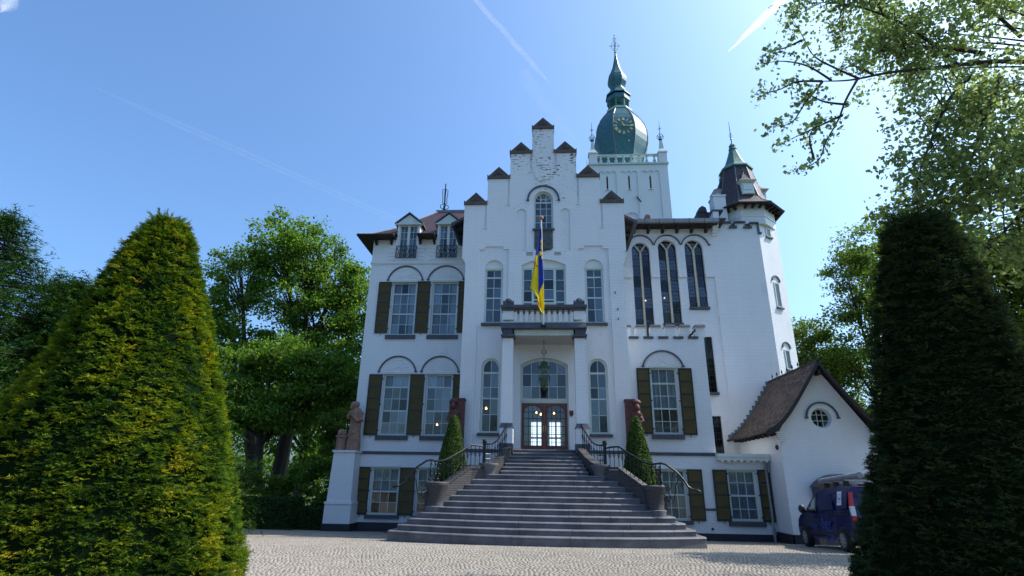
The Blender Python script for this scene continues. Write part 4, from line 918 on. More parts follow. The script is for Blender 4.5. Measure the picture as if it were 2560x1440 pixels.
# ---- railings
def railing(sx):
    side = 'left' if sx < 0 else 'right'
    r_ = thing('stair_railing', 'black wrought-iron handrail with balusters and scrolled end down the %s side of the steps' % side, 'railing', (sx*2.66, 20.3, 2.0), 'iron railings of the entrance steps')
    f = lambda P: [(sx*x, y, z) for x, y, z in P]
    top = [(1.47, 22.2, 3.86), (1.56, 22.0, 3.62), (1.68, 21.75, 3.36), (1.80, 21.5, 3.14), (1.94, 21.25, 3.02), (2.08, 20.95, 2.98), (2.17, 20.74, 2.98)]
    low = [(2.22, 20.66, 2.86), (2.40, 20.5, 2.90), (2.65, 20.3, 2.90), (3.0, 19.93, 2.62), (3.36, 19.56, 2.37), (3.54, 19.44, 2.30), (3.70, 19.36, 2.30), (3.88, 19.3, 2.33), (4.02, 19.25, 2.29), (4.15, 19.2, 2.19), (4.28, 19.15, 2.10), (4.40, 19.1, 1.98), (4.53, 19.05, 1.80), (4.63, 19, 1.62), (4.74, 18.95, 1.53), (4.84, 18.9, 1.50)]
    hr = obj('handrail', MB().tube(f(top), .030, 8).tube(f(low), .032, 8), 'iron', r_, smooth=True)
    obj('handrail_knob', MB().tube(f([(4.80, 18.92, 1.51), (4.84, 18.9, 1.50), (4.90, 18.88, 1.48), (4.96, 18.86, 1.455), (5.0, 18.85, 1.44)]), [.03, .05, .055, .045, .015], 8), 'iron', hr, smooth=True)
    pst = obj('post', MB().box(sx*2.19-.055, sx*2.19+.055, 20.645, 20.755, 2.26, 2.98).box(sx*2.19-.08, sx*2.19+.08, 20.62, 20.78, 2.982, 3.03).lathe([(.055, 3.03), (.085, 3.07), (.07, 3.12), (.01, 3.14)], 10, sx*2.19, 20.7), 'iron', r_)
    def along(P, t):
        d = [math.dist(a, b_) for a, b_ in zip(P[:-1], P[1:])]; T = t*sum(d)
        for (a, b_, L) in zip(P[:-1], P[1:], d):
            if T <= L: return tuple(a[i]+(b_[i]-a[i])*T/L for i in range(3))
            T -= L
        return P[-1]
    def base_z(x, y):
        if y > 20.8: return 2.28+(y-20.85)*.49
        return 2.21 if y > 20.3 else 2.21-(20.32-y)*.77
    for i in range(8):
        x, y, z = along(top, .06+.84*i/7.5); zb = base_z(x, y)
        mb = MB().tube(f([(x, y, zb), (x, y, z)]), .013, 6)
        h = z-zb; zc = zb+h*.55
        for e in (-1, 1): mb.tube(f([(x, y, zc-.10), (x+e*.035, y, zc), (x, y, zc+.10)]), .009, 5)
        obj('baluster', mb, 'iron', r_)
    seg = low[:7]
    for i in range(11):
        x, y, z = along(seg, .08+.86*i/10); zb = max(1.62, base_z(x, y)); h = z-zb; zc = zb+h*.58
        mb = MB().tube(f([(x, y, zb), (x, y, z)]), .013, 6)
        for e in (-1, 1): mb.tube(f([(x, y, zc-.11), (x+e*.04, y, zc), (x, y, zc+.11)]), .009, 5)
        obj('baluster', mb, 'iron', r_)
    mb = MB()
    for x in (2.03, 2.10):
        mb.tube(f([(x, 20.85, 2.28), (x, 20.85, 2.97)]), .014, 6)
    for z in (2.45, 2.62): mb.tube(f([(1.98, 20.9, z), (2.19, 20.7, z)]), .016, 6); mb.ball((sx*1.98, 20.9, z), .022, 6, 4)
    obj('panel_bars', mb, 'iron', r_)
    mb = MB()           # leafy panel over the tub
    for x in (3.60, 3.72, 3.86):
        mb.tube(f([(x, 19.4-(x-3.6)*.3, 1.62), (x, 19.4-(x-3.6)*.3, 2.31)]), .018, 6)
        for k in range(4): mb.ball((sx*(x+.03*(-1)**k), 19.38-(x-3.6)*.3, 1.72+.16*k), .035, 6, 5, 1.3, .8, .8)
    obj('leafy_panel', mb, 'iron', r_)
    def spiral(cx, y, cz, r0, r1, a0, turns, n=22):
        return [(cx+(r0+(r1-r0)*i/n)*math.cos(a0+turns*2*math.pi*i/n), y, cz+(r0+(r1-r0)*i/n)*math.sin(a0+turns*2*math.pi*i/n)) for i in range(n+1)]
    mb = MB()
    mb.tube(f(spiral(3.98, 19.12, 1.54, .025, .11, 0, 1.35)+[(4.02, 19.12, 1.45), (4.12, 19.12, 1.55), (4.17, 19.14, 1.75), (4.20, 19.16, 1.95), (4.28, 19.14, 2.08)]), .014, 6)
    mb.tube(f(spiral(3.95, 19.12, 1.24, .03, .17, .5, 1.25)+[(4.06, 19.12, 1.06), (4.18, 19.12, 1.15), (4.24, 19.12, 1.4), (4.28, 19.12, 1.65), (4.36, 19.11, 1.82), (4.45, 19.1, 1.88)]), .016, 6)
    mb.tube(f(spiral(4.47, 19.08, 1.66, .02, .07, 1.0, 1.2)+[(4.5, 19.08, 1.76)]), .012, 6); mb.tube(f(spiral(4.32, 19.1, 1.9, .02, .05, 2.0, 1.0)), .011, 6)
    obj('scroll', mb, 'iron', r_)
railing(-1); railing(1)
# ---- lantern
ln = thing('hanging_lantern', 'green iron lantern hanging on a chain under the portico ceiling', 'lantern', (0, 23.1, 5.3))
mb = MB().tube([(0, 23.1, 6.55), (0, 23.1, 6.86)], .012, 6).tube([(0, 23.1, 7.08), (0, 23.1, 7.52)], .012, 6)
for k in range(12): a = 2*math.pi*k/12; mb.tube([(.10*math.cos(a), 23.1, 6.97+.10*math.sin(a)), (.10*math.cos(a+.55), 23.1, 6.97+.10*math.sin(a+.55))], .014, 5)
mb.tube([(-.09, 23.1, 6.97), (.09, 23.1, 6.97)], .012, 5); obj('chain', mb, 'iron', ln)
obj('lantern_roof', MB().lathe([(.03, 6.58), (.06, 6.52), (.10, 6.47), (.16, 6.42), (.25, 6.31), (.27, 6.27), (.245, 6.26)], 8, 0, 23.1), 'lantern_green', ln)
mb = MB()
for k in range(8):
    a = 2*math.pi*k/8; mb.tube([(.235*math.cos(a), 23.1+.235*math.sin(a), 6.26), (.175*math.cos(a), 23.1+.175*math.sin(a), 5.80)], .014, 5)
mb.lathe([(.17, 5.82), (.20, 5.78), (.16, 5.66), (.12, 5.52), (.10, 5.42), (.04, 5.36), (.01, 5.30)], 8, 0, 23.1)
obj('lantern_frame', mb, 'lantern_green', ln)
obj('lantern_glass', MB().lathe([(.222, 6.25), (.165, 5.82)], 8, 0, 23.1, cap=False), 'glass', ln)
# ---- flag
fp = thing('flagpole', 'white flagpole rising from the front of the portico balcony', 'flagpole', (0, 21.95, 7.9))
pole = obj('pole', MB().tube([(-.015, 21.95, 7.86), (-.09, 21.92, 12.75)], [.038, .026], 10), 'pole_white', fp, smooth=True)
obj('knob', MB().lathe([(.03, 12.72), (.05, 12.76), (.11, 12.80), (.115, 12.84), (.08, 12.89), (.02, 12.91)], 14, -.092, 21.92), 'copper_knob', fp, smooth=True)
obj('bracket', MB().box(-.13, .10, 21.86, 22.05, 7.80, 7.86).box(-.04, .01, 21.9, 22.12, 7.76, 7.82), 'iron', fp)
LEFT = [(12.27, -.115), (11.6, -.23), (10.92, -.345), (9.9, -.49), (9.39, -.56), (9.05, -.31), (8.98, -.265), (8.64, -.25), (8.45, -.15), (8.31, -.07)]
RIGHT = [(12.27, -.085), (10.92, -.04), (9.66, .0), (8.6, .02), (8.42, .0), (8.31, -.06)]
def interp(T, z):
    for (z0, x0), (z1, x1) in zip(T[:-1], T[1:]):
        if z <= z0 and z >= z1: return x0+(x1-x0)*(z0-z)/(z0-z1)
    return T[-1][1]
nz_, nx_ = 150, 40; vs = []; fs = []; mi = []
for j in range(nz_+1):
    z = 12.27-(12.27-8.31)*j/nz_; xl, xr = interp(LEFT, z), interp(RIGHT, z)
    for i in range(nx_+1):
        u = i/nx_; amp = min(.06, .015+.13*(xr-xl))
        vs.append((xl+(xr-xl)*u, 21.86-.03-amp*math.sin(u*7.5+.6+.25*math.sin(z*1.7))-.10*(1-u)*min(1, (12.3-z)/2), z))
def in_blob(x, z, L): return any((x-a)**2/(r_*r_)+(z-b_)**2/(q*q) < 1 for a, b_, r_, q in L)
LION = [(-.10, 11.05, .05, .11), (-.07, 11.35, .035, .17), (-.21, 10.98, .028, .06), (-.055, 10.85, .03, .09), (-.15, 11.1, .04, .05), (-.08, 11.62, .03, .12)]
CROSS = [(-.37, 10.50, .022, .09), (-.31, 10.46, .05, .028), (-.27, 10.43, .025, .06), (-.40, 10.29, .035, .028), (-.36, 10.37, .03, .03), (-.34, 10.57, .02, .04)]
RED2 = [(-.21, 8.72, .022, .10), (-.17, 8.6, .03, .05), (-.13, 8.72, .015, .07)]
for j in range(nz_):
    for i in range(nx_):
        a = j*(nx_+1)+i; fs.append((a, a+1, a+nx_+2, a+nx_+1))
        x = (vs[a][0]+vs[a+nx_+2][0])/2; z = (vs[a][2]+vs[a+nx_+2][2])/2
        # blue field runs down the hoist; yellow to the left of a slanting seam and below
        seam = -.34+(10.92-z)*.075 if z > 10.6 else -.31+(10.6-z)*.038
        blue = (z > 10.92 or x > -.225+(10.80-z)*.0+.0) and z > 9.09+max(0, (x+.25))*2.35
        if z > 10.80 and x < -.345+(z-10.92)*.30 + max(0, (10.92-z))*1.0: blue = z > 10.92
        c = 1 if blue else 0
        if in_blob(x, z, LION): c = 0
        if not blue and (in_blob(x, z, CROSS) or in_blob(x, z, RED2)): c = 2
        mi.append(c)
mb = MB(); mb.add(vs, fs)
fo = obj('flag', mb, ['flag_yellow', 'flag_blue', 'flag_red'], None, org=(-.1, 21.9, 12.27), smooth=True)
fo.data.polygons.foreach_set('material_index', mi); fo.data.update()
sm = fo.modifiers.new('thick', 'SOLIDIFY'); sm.thickness = .006
tag(fo, 'limp blue and yellow flag with red emblem hanging against the flagpole', 'flag')
# ---- statues (one continuous body each, voxel remeshed)
def remesh(name, mb, mat, parent, org, vox=.03, smooth=True):
    o_ = obj(name, mb, mat, parent, org=org, smooth=False)
    md = o_.modifiers.new('r', 'REMESH'); md.mode = 'VOXEL'; md.voxel_size = vox
    dg = bpy.context.evaluated_depsgraph_get(); me = bpy.data.meshes.new_from_object(o_.evaluated_get(dg)); o_.modifiers.clear(); o_.data = me
    if smooth: me.polygons.foreach_set('use_smooth', [True]*len(me.polygons))
    return o_
sx0, sy0, sz0 = -9.12, 26.45, 2.95
stt = thing('stone_statue', 'weathered sandstone robed figure beside a basket pedestal on the left buttress', 'statue', (sx0, sy0, sz0))
mb = MB()
mb.lathe([(.34, sz0), (.35, sz0+.15), (.31, sz0+.6), (.27, sz0+1.0), (.27, sz0+1.35), (.32, sz0+1.6), (.30, sz0+1.82), (.17, sz0+1.95), (.10, sz0+2.0)], 16, sx0+.02, sy0, sx=1.0, sy=.78)
mb.ball((sx0-.14, sy0-.06, sz0+2.12), .165, 12, 10, .92, 1, 1.12)
mb.tube([(sx0-.05, sy0, sz0+1.85), (sx0-.12, sy0-.04, sz0+2.05)], .10, 8)
mb.tube([(sx0+.28, sy0-.02, sz0+1.75), (sx0+.33, sy0-.10, sz0+1.4), (sx0+.18, sy0-.30, sz0+1.38), (sx0-.12, sy0-.34, sz0+1.68)], [.12, .12, .10, .07], 10)
mb.tube([(sx0-.28, sy0-.02, sz0+1.75), (sx0-.30, sy0-.2, sz0+1.5), (sx0-.16, sy0-.33, sz0+1.65)], [.12, .10, .07], 10)
mb.ball((sx0-.14, sy0-.36, sz0+1.74), .09, 8, 6, 1.3, .8, .8)
for k in range(9):
    a = -math.pi/2+(k-4)*.33; r0 = .31
    mb.tube([(sx0+.02+r0*math.cos(a), sy0+r0*.78*math.sin(a), sz0+.02), (sx0+.02+.28*math.cos(a), sy0+.28*.78*math.sin(a), sz0+.75), (sx0+.02+.25*math.cos(a+.1), sy0+.25*.78*math.sin(a+.1), sz0+1.2)], [.05, .035, .02], 6)
mb.tube([(sx0-.3, sy0-.1, sz0+.72), (sx0, sy0-.27, sz0+.80), (sx0+.30, sy0-.12, sz0+.9)], .035, 6)
mb.ball((sx0-.06, sy0+.06, sz0+2.16), .17, 10, 8)       # hair
mb.ball((sx0-.29, sy0-.10, sz0+2.10), .035, 6, 5)       # nose
mb.ball((sx0-.20, sy0-.12, sz0+1.99), .075, 8, 6)       # beard
remesh('figure', mb, 'sandstone', stt, (sx0, sy0, sz0), .020)
mb = MB().lathe([(.26, sz0), (.26, sz0+.06), (.235, sz0+.08), (.235, sz0+.58), (.29, sz0+.60), (.30, sz0+.68), (.25, sz0+.70)], 14, sx0-.58, sy0+.02)
pdm = obj('pedestal', mb, 'sandstone', stt)
mb = MB()
for k in range(10): a = k*.63; mb.ball((sx0-.58+.14*math.cos(a), sy0+.02+.14*math.sin(a), sz0+.75+.06*(k % 3)), .09, 8, 6, 1, 1, 1.1)
mb.tube([(sx0-.45, sy0, sz0+.75), (sx0-.40, sy0, sz0+1.0)], .05, 6).tube([(sx0-.62, sy0, sz0+.8), (sx0-.66, sy0, sz0+1.0)], .06, 6)
remesh('fruit_heap', mb, 'sandstone', pdm, (sx0, sy0, sz0), .03)
def relief(sx):
    side = 'left' if sx < 0 else 'right'
    c = sx*3.62; t_ = thing('terracotta_sculpture', 'dark red terracotta figure sculpture on the gable corner, %s of the portico' % side, 'sculpture', (c, 23.8, 3.0), 'terracotta sculptures flanking the portico')
    obj('back_slab', MB().box(c-.17, c+.20, 23.62, 23.995, 2.97, 4.98).box(c-.2, c+.22, 23.60, 23.995, 4.982, 5.06) if sx > 0 else MB().box(c-.24, c+.17, 23.62, 23.995, 2.97, 4.98).box(c-.26, c+.2, 23.60, 23.995, 4.982, 5.06), 'terracotta', t_)
    fx = c+sx*.30; y = 23.70; mb = MB()
    mb.lathe([(.20, 2.97), (.21, 3.3), (.17, 3.8), (.18, 4.2), (.20, 4.5), (.12, 4.62)], 12, fx-sx*.06, y, sy=.9)
    mb.box(fx-.17, fx+.14, y-.05, y+.25, 2.97, 4.9)
    mb.ball((fx-sx*.02, y-.16, 4.70), .13, 10, 8, .95, 1, 1.15); mb.ball((fx-sx*.02, y+.0, 4.92), .17, 10, 8, 1.3, 1.3, .85)
    mb.tube([(fx+sx*.12, y-.08, 4.45), (fx+sx*.20, y-.16, 4.15), (fx-sx*.02, y-.26, 3.98)], [.09, .08, .06], 8)
    mb.tube([(fx-sx*.22, y-.08, 4.45), (fx-sx*.26, y-.18, 4.2), (fx-sx*.04, y-.26, 4.3)], [.08, .07, .06], 8)
    mb.ball((fx+sx*.02, y-.25, 3.92), .10, 8, 6); mb.ball((fx, y-.29, 4.68), .035, 6, 5); mb.ball((fx+sx*.12, y-.1, 4.25), .12, 8, 6)
    for k in range(6): a = -math.pi/2+(k-2.5)*.4; mb.tube([(fx+.20*math.cos(a), y+.18*math.sin(a), 3.0), (fx+.16*math.cos(a), y+.15*math.sin(a), 3.8)], [.04, .02], 6)
    mb.tube([(fx+sx*.1, y-.14, 3.35), (fx+sx*.30, y-.18, 3.2)], [.08, .05], 8)
    remesh('figure', mb, 'terracotta', t_, (c, 23.8, 3.0), .020)
relief(-1); relief(1)
for x, y, z, l in ((5.57, 28.75, 11.15, 'small warm lamp glowing behind the leftmost tall hall window'), (6.60, 28.75, 11.30, 'small warm lamp glowing behind the middle tall hall window'),
                   (-.37, 26.5, 4.80, 'left one of two warm lamps behind the left door leaf'), (-.17, 26.5, 4.72, 'right one of two warm lamps behind the left door leaf'), (.46, 26.5, 4.78, 'warm lamp behind the right door leaf'),
                   (-2.60, 24.7, 4.75, 'warm lamp in the lower narrow window left of the portico'), (-5.35, 27.6, 4.30, 'warm lamp in the wing window nearest the portico')): lamp(x, y, z, l)
# ================================================================== CORNER TURRET
tu = thing('corner_turret', 'white octagonal stair turret with slate cap, three dormers and copper spire', 'turret', (11.69, 29.56, -.6))
AX, AY = 11.69, 29.56
def octo(a): return [(AX+a/math.cos(math.pi/8)*math.cos(math.pi/8+k*math.pi/4), AY+a/math.cos(math.pi/8)*math.sin(math.pi/8+k*math.pi/4)) for k in range(8)]
low_poly = [(11.87, 28.01), (13.25, 28.9), (13.25, 30.2), (12.33, 31.12), (11.05, 31.12), (10.2, 30.2), (10.2, 28.6)]
obj('turret_wall', MB().prismz(low_poly, -.8, 15.4), 'white_wall', tu)
obj('turret_wall', MB().prismz(octo(1.557), 15.403, 16.62), 'white_wall', tu)
c8 = 1/math.cos(math.pi/8)
obj('string_course', MB().lathe([(1.56*c8, 15.82), (1.595*c8, 15.83), (1.595*c8, 15.90), (1.56*c8, 15.91)], 8, AX, AY, math.pi/8, cap=False), 'white_wall', tu)
obj('eave_soffit', MB().lathe([(1.5*c8, 16.60), (2.06*c8, 16.43), (2.08*c8, 16.50), (1.5*c8, 16.72)], 8, AX, AY, math.pi/8, cap=False), 'soffit', tu)
mb = MB()
for k in range(8):
    a = k*math.pi/4
    for e in (-.4, 0, .4):
        m2 = MB().box(1.56, 1.93, e-.05, e+.05, 16.33, 16.46); obj('rafter_end', m2.xf(Matrix.Translation((AX, AY, 0)) @ Matrix.Rotation(a, 4, 'Z')), 'soffit', tu)
def courses(prof, n8, cx, cy, step=.14, out=.012):
    mb = MB()
    for (r0, z0), (r1, z1) in zip(prof[:-1], prof[1:]):
        n = max(1, int(math.hypot(r1-r0, z1-z0)/step))
        for k in range(n):
            a, b_ = k/n, (k+1)/n
            mb.lathe([((r0+(r1-r0)*a)*c8+out, z0+(z1-z0)*a), ((r0+(r1-r0)*b_)*c8, z0+(z1-z0)*b_)], n8, cx, cy, math.pi/8, cap=False)
    return mb
rprof = [(2.10, 16.50), (1.78, 16.72), (1.50, 17.0), (1.34, 17.3), (1.02, 18.5), (.80, 19.62)]
tr = obj('turret_roof', courses(rprof, 8, AX, AY), 'slate', tu)
mb = MB()
for k in range(8):
    a = math.pi/8+k*math.pi/4; mb.tube([(AX+r_*c8*math.cos(a), AY+r_*c8*math.sin(a), z+.01) for r_, z in rprof], .03, 5)
obj('hip_ridge', mb, 'lead', tr)
obj('copper_lip', MB().lathe([(.78*c8, 19.56), (.90*c8, 19.60), (.91*c8, 19.68), (.78*c8, 19.80)], 8, AX, AY, math.pi/8, cap=False), 'copper_green', tu)
obj('copper_cone', MB().lathe([(.80*c8, 19.79), (.62*c8, 20.0), (.45*c8, 20.4), (.30*c8, 20.85), (.20*c8, 21.2), (.24*c8, 21.24), (.17*c8, 21.34), (.19*c8, 21.5), (.10*c8, 21.62), (.03, 21.75)], 8, AX, AY, math.pi/8), 'copper_green', tu)
mb = MB().tube([(AX, AY, 21.7), (AX, AY, 23.3)], [.035, .012], 6).ball((AX, AY, 22.0), .06)
mb.tube([(AX-.10, AY, 22.25), (AX, AY, 22.5), (AX+.10, AY, 22.25), (AX, AY, 22.0), (AX-.10, AY, 22.25)], .012, 5); obj('spike', mb, 'iron', tu)
for a in (-math.pi/2, 0, math.pi):
    mt = Matrix.Translation((AX, AY, 0)) @ Matrix.Rotation(a+math.pi/2, 4, 'Z')   # local -Y is outward
    d = obj('dormer', MB().box(-.34, .34, -1.42, -.7, 17.35, 18.08).xf(mt), 'dormer_paint', tu)
    obj('dormer_shutter', MB().box(-.25, .25, -1.45, -1.421, 17.62, 18.02).box(-.30, .30, -1.46, -1.421, 17.38, 17.56).xf(mt), 'white_paint', d)
    obj('dormer_cornice', MB().hexa([(-.36, -1.45, 18.082), (.36, -1.45, 18.082), (.36, -.7, 18.082), (-.36, -.7, 18.082), (-.50, -1.60, 18.19), (.50, -1.60, 18.19), (.50, -.6, 18.19), (-.50, -.6, 18.19)]).xf(mt), 'dormer_paint', d)
    obj('dormer_roof', MB().hexa([(-.50, -1.6, 18.193), (.50, -1.6, 18.193), (.50, -.5, 18.193), (-.5, -.5, 18.193), (-.22, -1.25, 18.45), (.22, -1.25, 18.45), (.22, -.6, 18.45), (-.22, -.6, 18.45)]).hexa([(-.22, -1.25, 18.452), (.22, -1.25, 18.452), (.22, -.6, 18.452), (-.22, -.6, 18.452), (-.02, -1.05, 18.95), (.02, -1.05, 18.95), (.02, -.7, 18.95), (-.02, -.7, 18.95)]).xf(mt), 'slate', d)
    obj('dormer_finial', MB().tube([(0, -1.03, 18.9), (0, -1.03, 19.35)], .02, 5).tube([(-.08, -1.03, 19.03), (.08, -1.03, 19.03)], .015, 5).ball((0, -1.03, 18.97), .04).xf(mt), 'iron', d)
ang = math.atan2(28.9-28.01, 13.25-11.87); mt = Matrix.Translation(((11.87+13.25)/2, (28.01+28.9)/2, 0)) @ Matrix.Rotation(ang, 4, 'Z')
for z0, z1, archd in ((14.78, 15.33, 0), (10.65, 12.05, 1), (7.3, 8.35, 1)):
    m_ = MB().plate(rect(-.22, .22, z0, z1), [rect(-.15, .15, z0+.06, z1-.06)], -.03, .02).xf(mt)
    wd = obj('window', m_, 'frame_paint', tu); obj('pane', MB().box(-.15, .15, -.012, .01, z0+.06, z1-.06).xf(mt), 'dark_glass', wd)
    obj('sill', MB().box(-.27, .27, -.09, .0, z0-.09, z0).xf(mt), 'bluestone', wd)
    if archd: obj('arch_moulding', MB().arc(segarc(-.34, .34, z1+.08, z1+.42, 12), segarc(-.28, .28, z1+.08, z1+.36, 12), -.06, .0).xf(mt), 'bluestone', tu)
obj('downpipe', MB().tube([(13.27, 29.6, 16.3), (13.30, 29.6, 0)], .05, 6), 'zinc', tu)
# ================================================================== CLOCK TOWER
ct = thing('clock_tower', 'tall white tower behind the gable with teal onion dome and gold clock numerals', 'clock tower', (6.75, 41.05, -.6))
TX, TY = 6.75, 41.05
slts = [(5.03, 23.45, 24.72), (6.74, 23.45, 24.74), (8.40, 23.45, 24.72)]
h_ = [[(x-.07, a), (x+.07, a), (x+.07, b_-.15), (x, b_), (x-.07, b_-.15)] for x, a, b_ in slts]
obj('tower_wall', MB().plate(rect(3.68, 9.79, 9, 25.64), h_, 38.06, 38.4), 'tower_white', ct)
# corner lesenes and arched frieze as a facing layer
fr = []
for xa, xb in ((4.35, 5.75), (6.05, 7.40), (7.70, 9.15)):
    p_ = [(xa, 12.5), (xb, 12.5)]; n = 3; wv = (xb-xa)/n
    for k in range(n): p_ += [(x, z) for x, z in segarc(xb-(k+1)*wv, xb-k*wv, 24.88, 25.08, 6)]
    fr.append(p_)
obj('tower_facing', MB().plate(rect(3.66, 9.81, 9, 25.64), fr, 38.0, 38.06), 'tower_white', ct)
obj('tower_body', MB().box(3.70, 9.77, 38.41, 44.1, 9, 25.64), 'tower_white', ct)
obj('slit_shade', MB().box(4.5, 9.0, 38.401, 38.408, 23, 25), 'interior_dark', ct)
for x, a, b_ in slts: obj('sill', MB().box(x-.14, x+.14, 37.96, 38.06, a-.06, a), 'tower_white', ct)
obj('arch_moulding', MB().arc(segarc(6.18, 7.40, 20.9, 21.45, 12), segarc(6.26, 7.32, 20.9, 21.37, 12), 37.95, 38.0), 'tower_white', ct)
obj('wall_anchor', MB().hexa([(7.18, 37.94, 22.75), (7.26, 37.94, 22.75), (7.26, 38.0, 22.75), (7.18, 38.0, 22.75), (7.50, 37.94, 22.3), (7.58, 37.94, 22.3), (7.58, 38.0, 22.3), (7.50, 38.0, 22.3)]), 'iron', ct)
obj('cornice', MB().box(3.56, 9.90, 37.9, 44.2, 25.642, 25.80), 'tower_trim', ct)
for sx in (-1, 1):
    for sy in (-1, 1):
        cx, cy = TX+sx*2.76, TY+sy*2.78
        pp = obj('corner_pier', MB().box(cx-.32, cx+.32, cy-.32, cy+.32, 25.802, 26.70).box(cx-.38, cx+.38, cy-.38, cy+.38, 26.702, 26.80), 'tower_white', ct)
        obj('pinnacle', MB().hexa([(cx-.34, cy-.34, 26.802), (cx+.34, cy-.34, 26.802), (cx+.34, cy+.34, 26.802), (cx-.34, cy+.34, 26.802), (cx-.17, cy-.17, 27.2), (cx+.17, cy-.17, 27.2), (cx+.17, cy+.17, 27.2), (cx-.17, cy+.17, 27.2)]).hexa([(cx-.17, cy-.17, 27.202), (cx+.17, cy-.17, 27.202), (cx+.17, cy+.17, 27.202), (cx-.17, cy+.17, 27.202), (cx-.09, cy-.09, 28.0), (cx+.09, cy-.09, 28.0), (cx+.09, cy+.09, 28.0), (cx-.09, cy+.09, 28.0)]), 'tower_trim', pp)
        mb = MB().ball((cx, cy, 28.12), .15).tube([(cx, cy, 28.1), (cx, cy, 29.9)], [.035, .012], 6).ball((cx, cy, 28.75), .05)
        for k in range(6):
            a = k*math.pi/3; c_, s_ = math.cos(a), math.sin(a)
            mb.tube([(cx+c_*r_, cy+s_*r_, 28+hh) for r_, hh in ((.05, .15), (.22, .2), (.28, .36), (.20, .48))], .022, 5)
            mb.ball((cx+c_*.2, cy+s_*.2, 28.5), .045, 6, 4); mb.tube([(cx, cy, 29.1), (cx+c_*.14, cy+s_*.14, 29.2)], .014, 4)
        obj('pinnacle_finial', mb, 'iron', pp)
rail_pts = [((TX-2.44, TY-2.78), (TX+2.44, TY-2.78)), ((TX-2.44, TY+2.78), (TX+2.44, TY+2.78)), ((TX-2.76, TY-2.44), (TX-2.76, TY+2.44)), ((TX+2.76, TY-2.44), (TX+2.76, TY+2.44))]
bal_me = mk_mesh('baluster', MB().lathe([(.11, 0), (.11, .07), (.07, .10), (.14, .28), (.12, .38), (.055, .55), (.10, .68), (.11, .72), (.11, .78)], 8), 'tower_trim', smooth=True)
for (xa, ya), (xb, yb) in rail_pts:
    hx = .10 if ya == yb else .12; hy = .12 if ya == yb else .10
    obj('balustrade_rail', MB().box(min(xa, xb)-(0 if ya == yb else .13), max(xa, xb)+(0 if ya == yb else .13), min(ya, yb)-(.13 if ya == yb else 0), max(ya, yb)+(.13 if ya == yb else 0), 26.60, 26.72), 'tower_trim', ct)
    for k in range(8):
        t_ = (k+.5)/8; inst('baluster', bal_me, ct, (xa+(xb-xa)*t_, ya+(yb-ya)*t_, 25.81))
dprof = [(1.45, 25.81), (1.50, 26.4), (1.62, 27.2), (1.78, 27.9), (2.0, 28.6), (2.14, 29.2), (2.18, 29.8), (2.13, 30.4), (1.98, 31.0), (1.74, 31.6), (1.42, 32.15), (1.10, 32.6), (1.02, 32.75)]
dome = obj('dome', courses(dprof, 8, TX, TY, .16, .014), 'dome_slate', ct)
mb = MB()
for k in range(8):
    a = math.pi/8+k*math.pi/4; mb.tube([(TX+r_*c8*math.cos(a), TY+r_*c8*math.sin(a), z) for r_, z in dprof], .055, 6)
obj('dome_rib', mb, 'lead', dome)
obj('lantern_deck', MB().lathe([(1.0*c8, 32.7), (1.10*c8, 32.76), (1.10*c8, 32.9), (.92*c8, 33.0)], 8, TX, TY, math.pi/8), 'tower_trim', ct)
for k in range(8):
    a = math.pi/8+k*math.pi/4; cx, cy = TX+.88*math.cos(a), TY+.88*math.sin(a)
    obj('lantern_column', MB().tube([(cx, cy, 33.0), (cx, cy, 34.4)], .085, 6), 'dome_slate', ct)
obj('lantern_core', MB().lathe([(.34, 33.0), (.34, 34.4)], 8, TX, TY), 'dome_slate', ct)
obj('louvre_band', MB().lathe([(.80*c8, 33.85), (.97*c8, 33.95), (.97*c8, 34.4), (.86*c8, 34.5)], 8, TX, TY, math.pi/8), 'dome_slate', ct)
obj('lantern_roof', courses([(1.06, 34.5), (1.04, 34.62), (.80, 34.95), (.62, 35.3), (.55, 35.55), (.62, 35.75), (.78, 36.1), (.82, 36.4), (.74, 36.8), (.55, 37.25), (.36, 37.8), (.24, 38.4), (.13, 39.0), (.07, 39.6)], 8, TX, TY, .18), 'dome_slate', ct)
mb = MB().tube([(TX, TY, 39.5), (TX, TY, 41.9)], [.05, .02], 6).ball((TX, TY, 39.75), .13).ball((TX, TY, 40.6), .12).ball((TX, TY, 41.75), .08)
for k in range(4):
    a = k*math.pi/2; c_, s_ = math.cos(a), math.sin(a)
    mb.tube([(TX+c_*r_, TY+s_*r_, 40+z) for r_, z in ((.05, -.1), (.30, .25), (.34, .6), (.10, 1.0), (.16, 1.3), (.03, 1.5))], .028, 5); mb.ball((TX+c_*.34, TY+s_*.34, 40.5), .07, 6, 4); mb.tube([(TX, TY, 40.5), (TX+c_*.55, TY+s_*.55, 40.5)], .022, 5)
obj('spire_finial', mb, 'tower_trim', ct)
mb = MB()
for sgn in (1,):   # ladder up the right-hand flank
    P_ = [(TX+r_+.14, TY, z) for r_, z in dprof[2:10]]
    for e in (-.16, .16): mb.tube([(x, y+e, z) for x, y, z in P_], .02, 4)
    for k in range(len(P_)-1):
        for q in (0, .33, .66): x = P_[k][0]+(P_[k+1][0]-P_[k][0])*q; z = P_[k][2]+(P_[k+1][2]-P_[k][2])*q; mb.tube([(x, TY-.16, z), (x, TY+.16, z)], .014, 4); mb.tube([(x, TY, z), (x+.1, TY, z)], .012, 4)
obj('ladder', mb, 'tower_trim', ct)
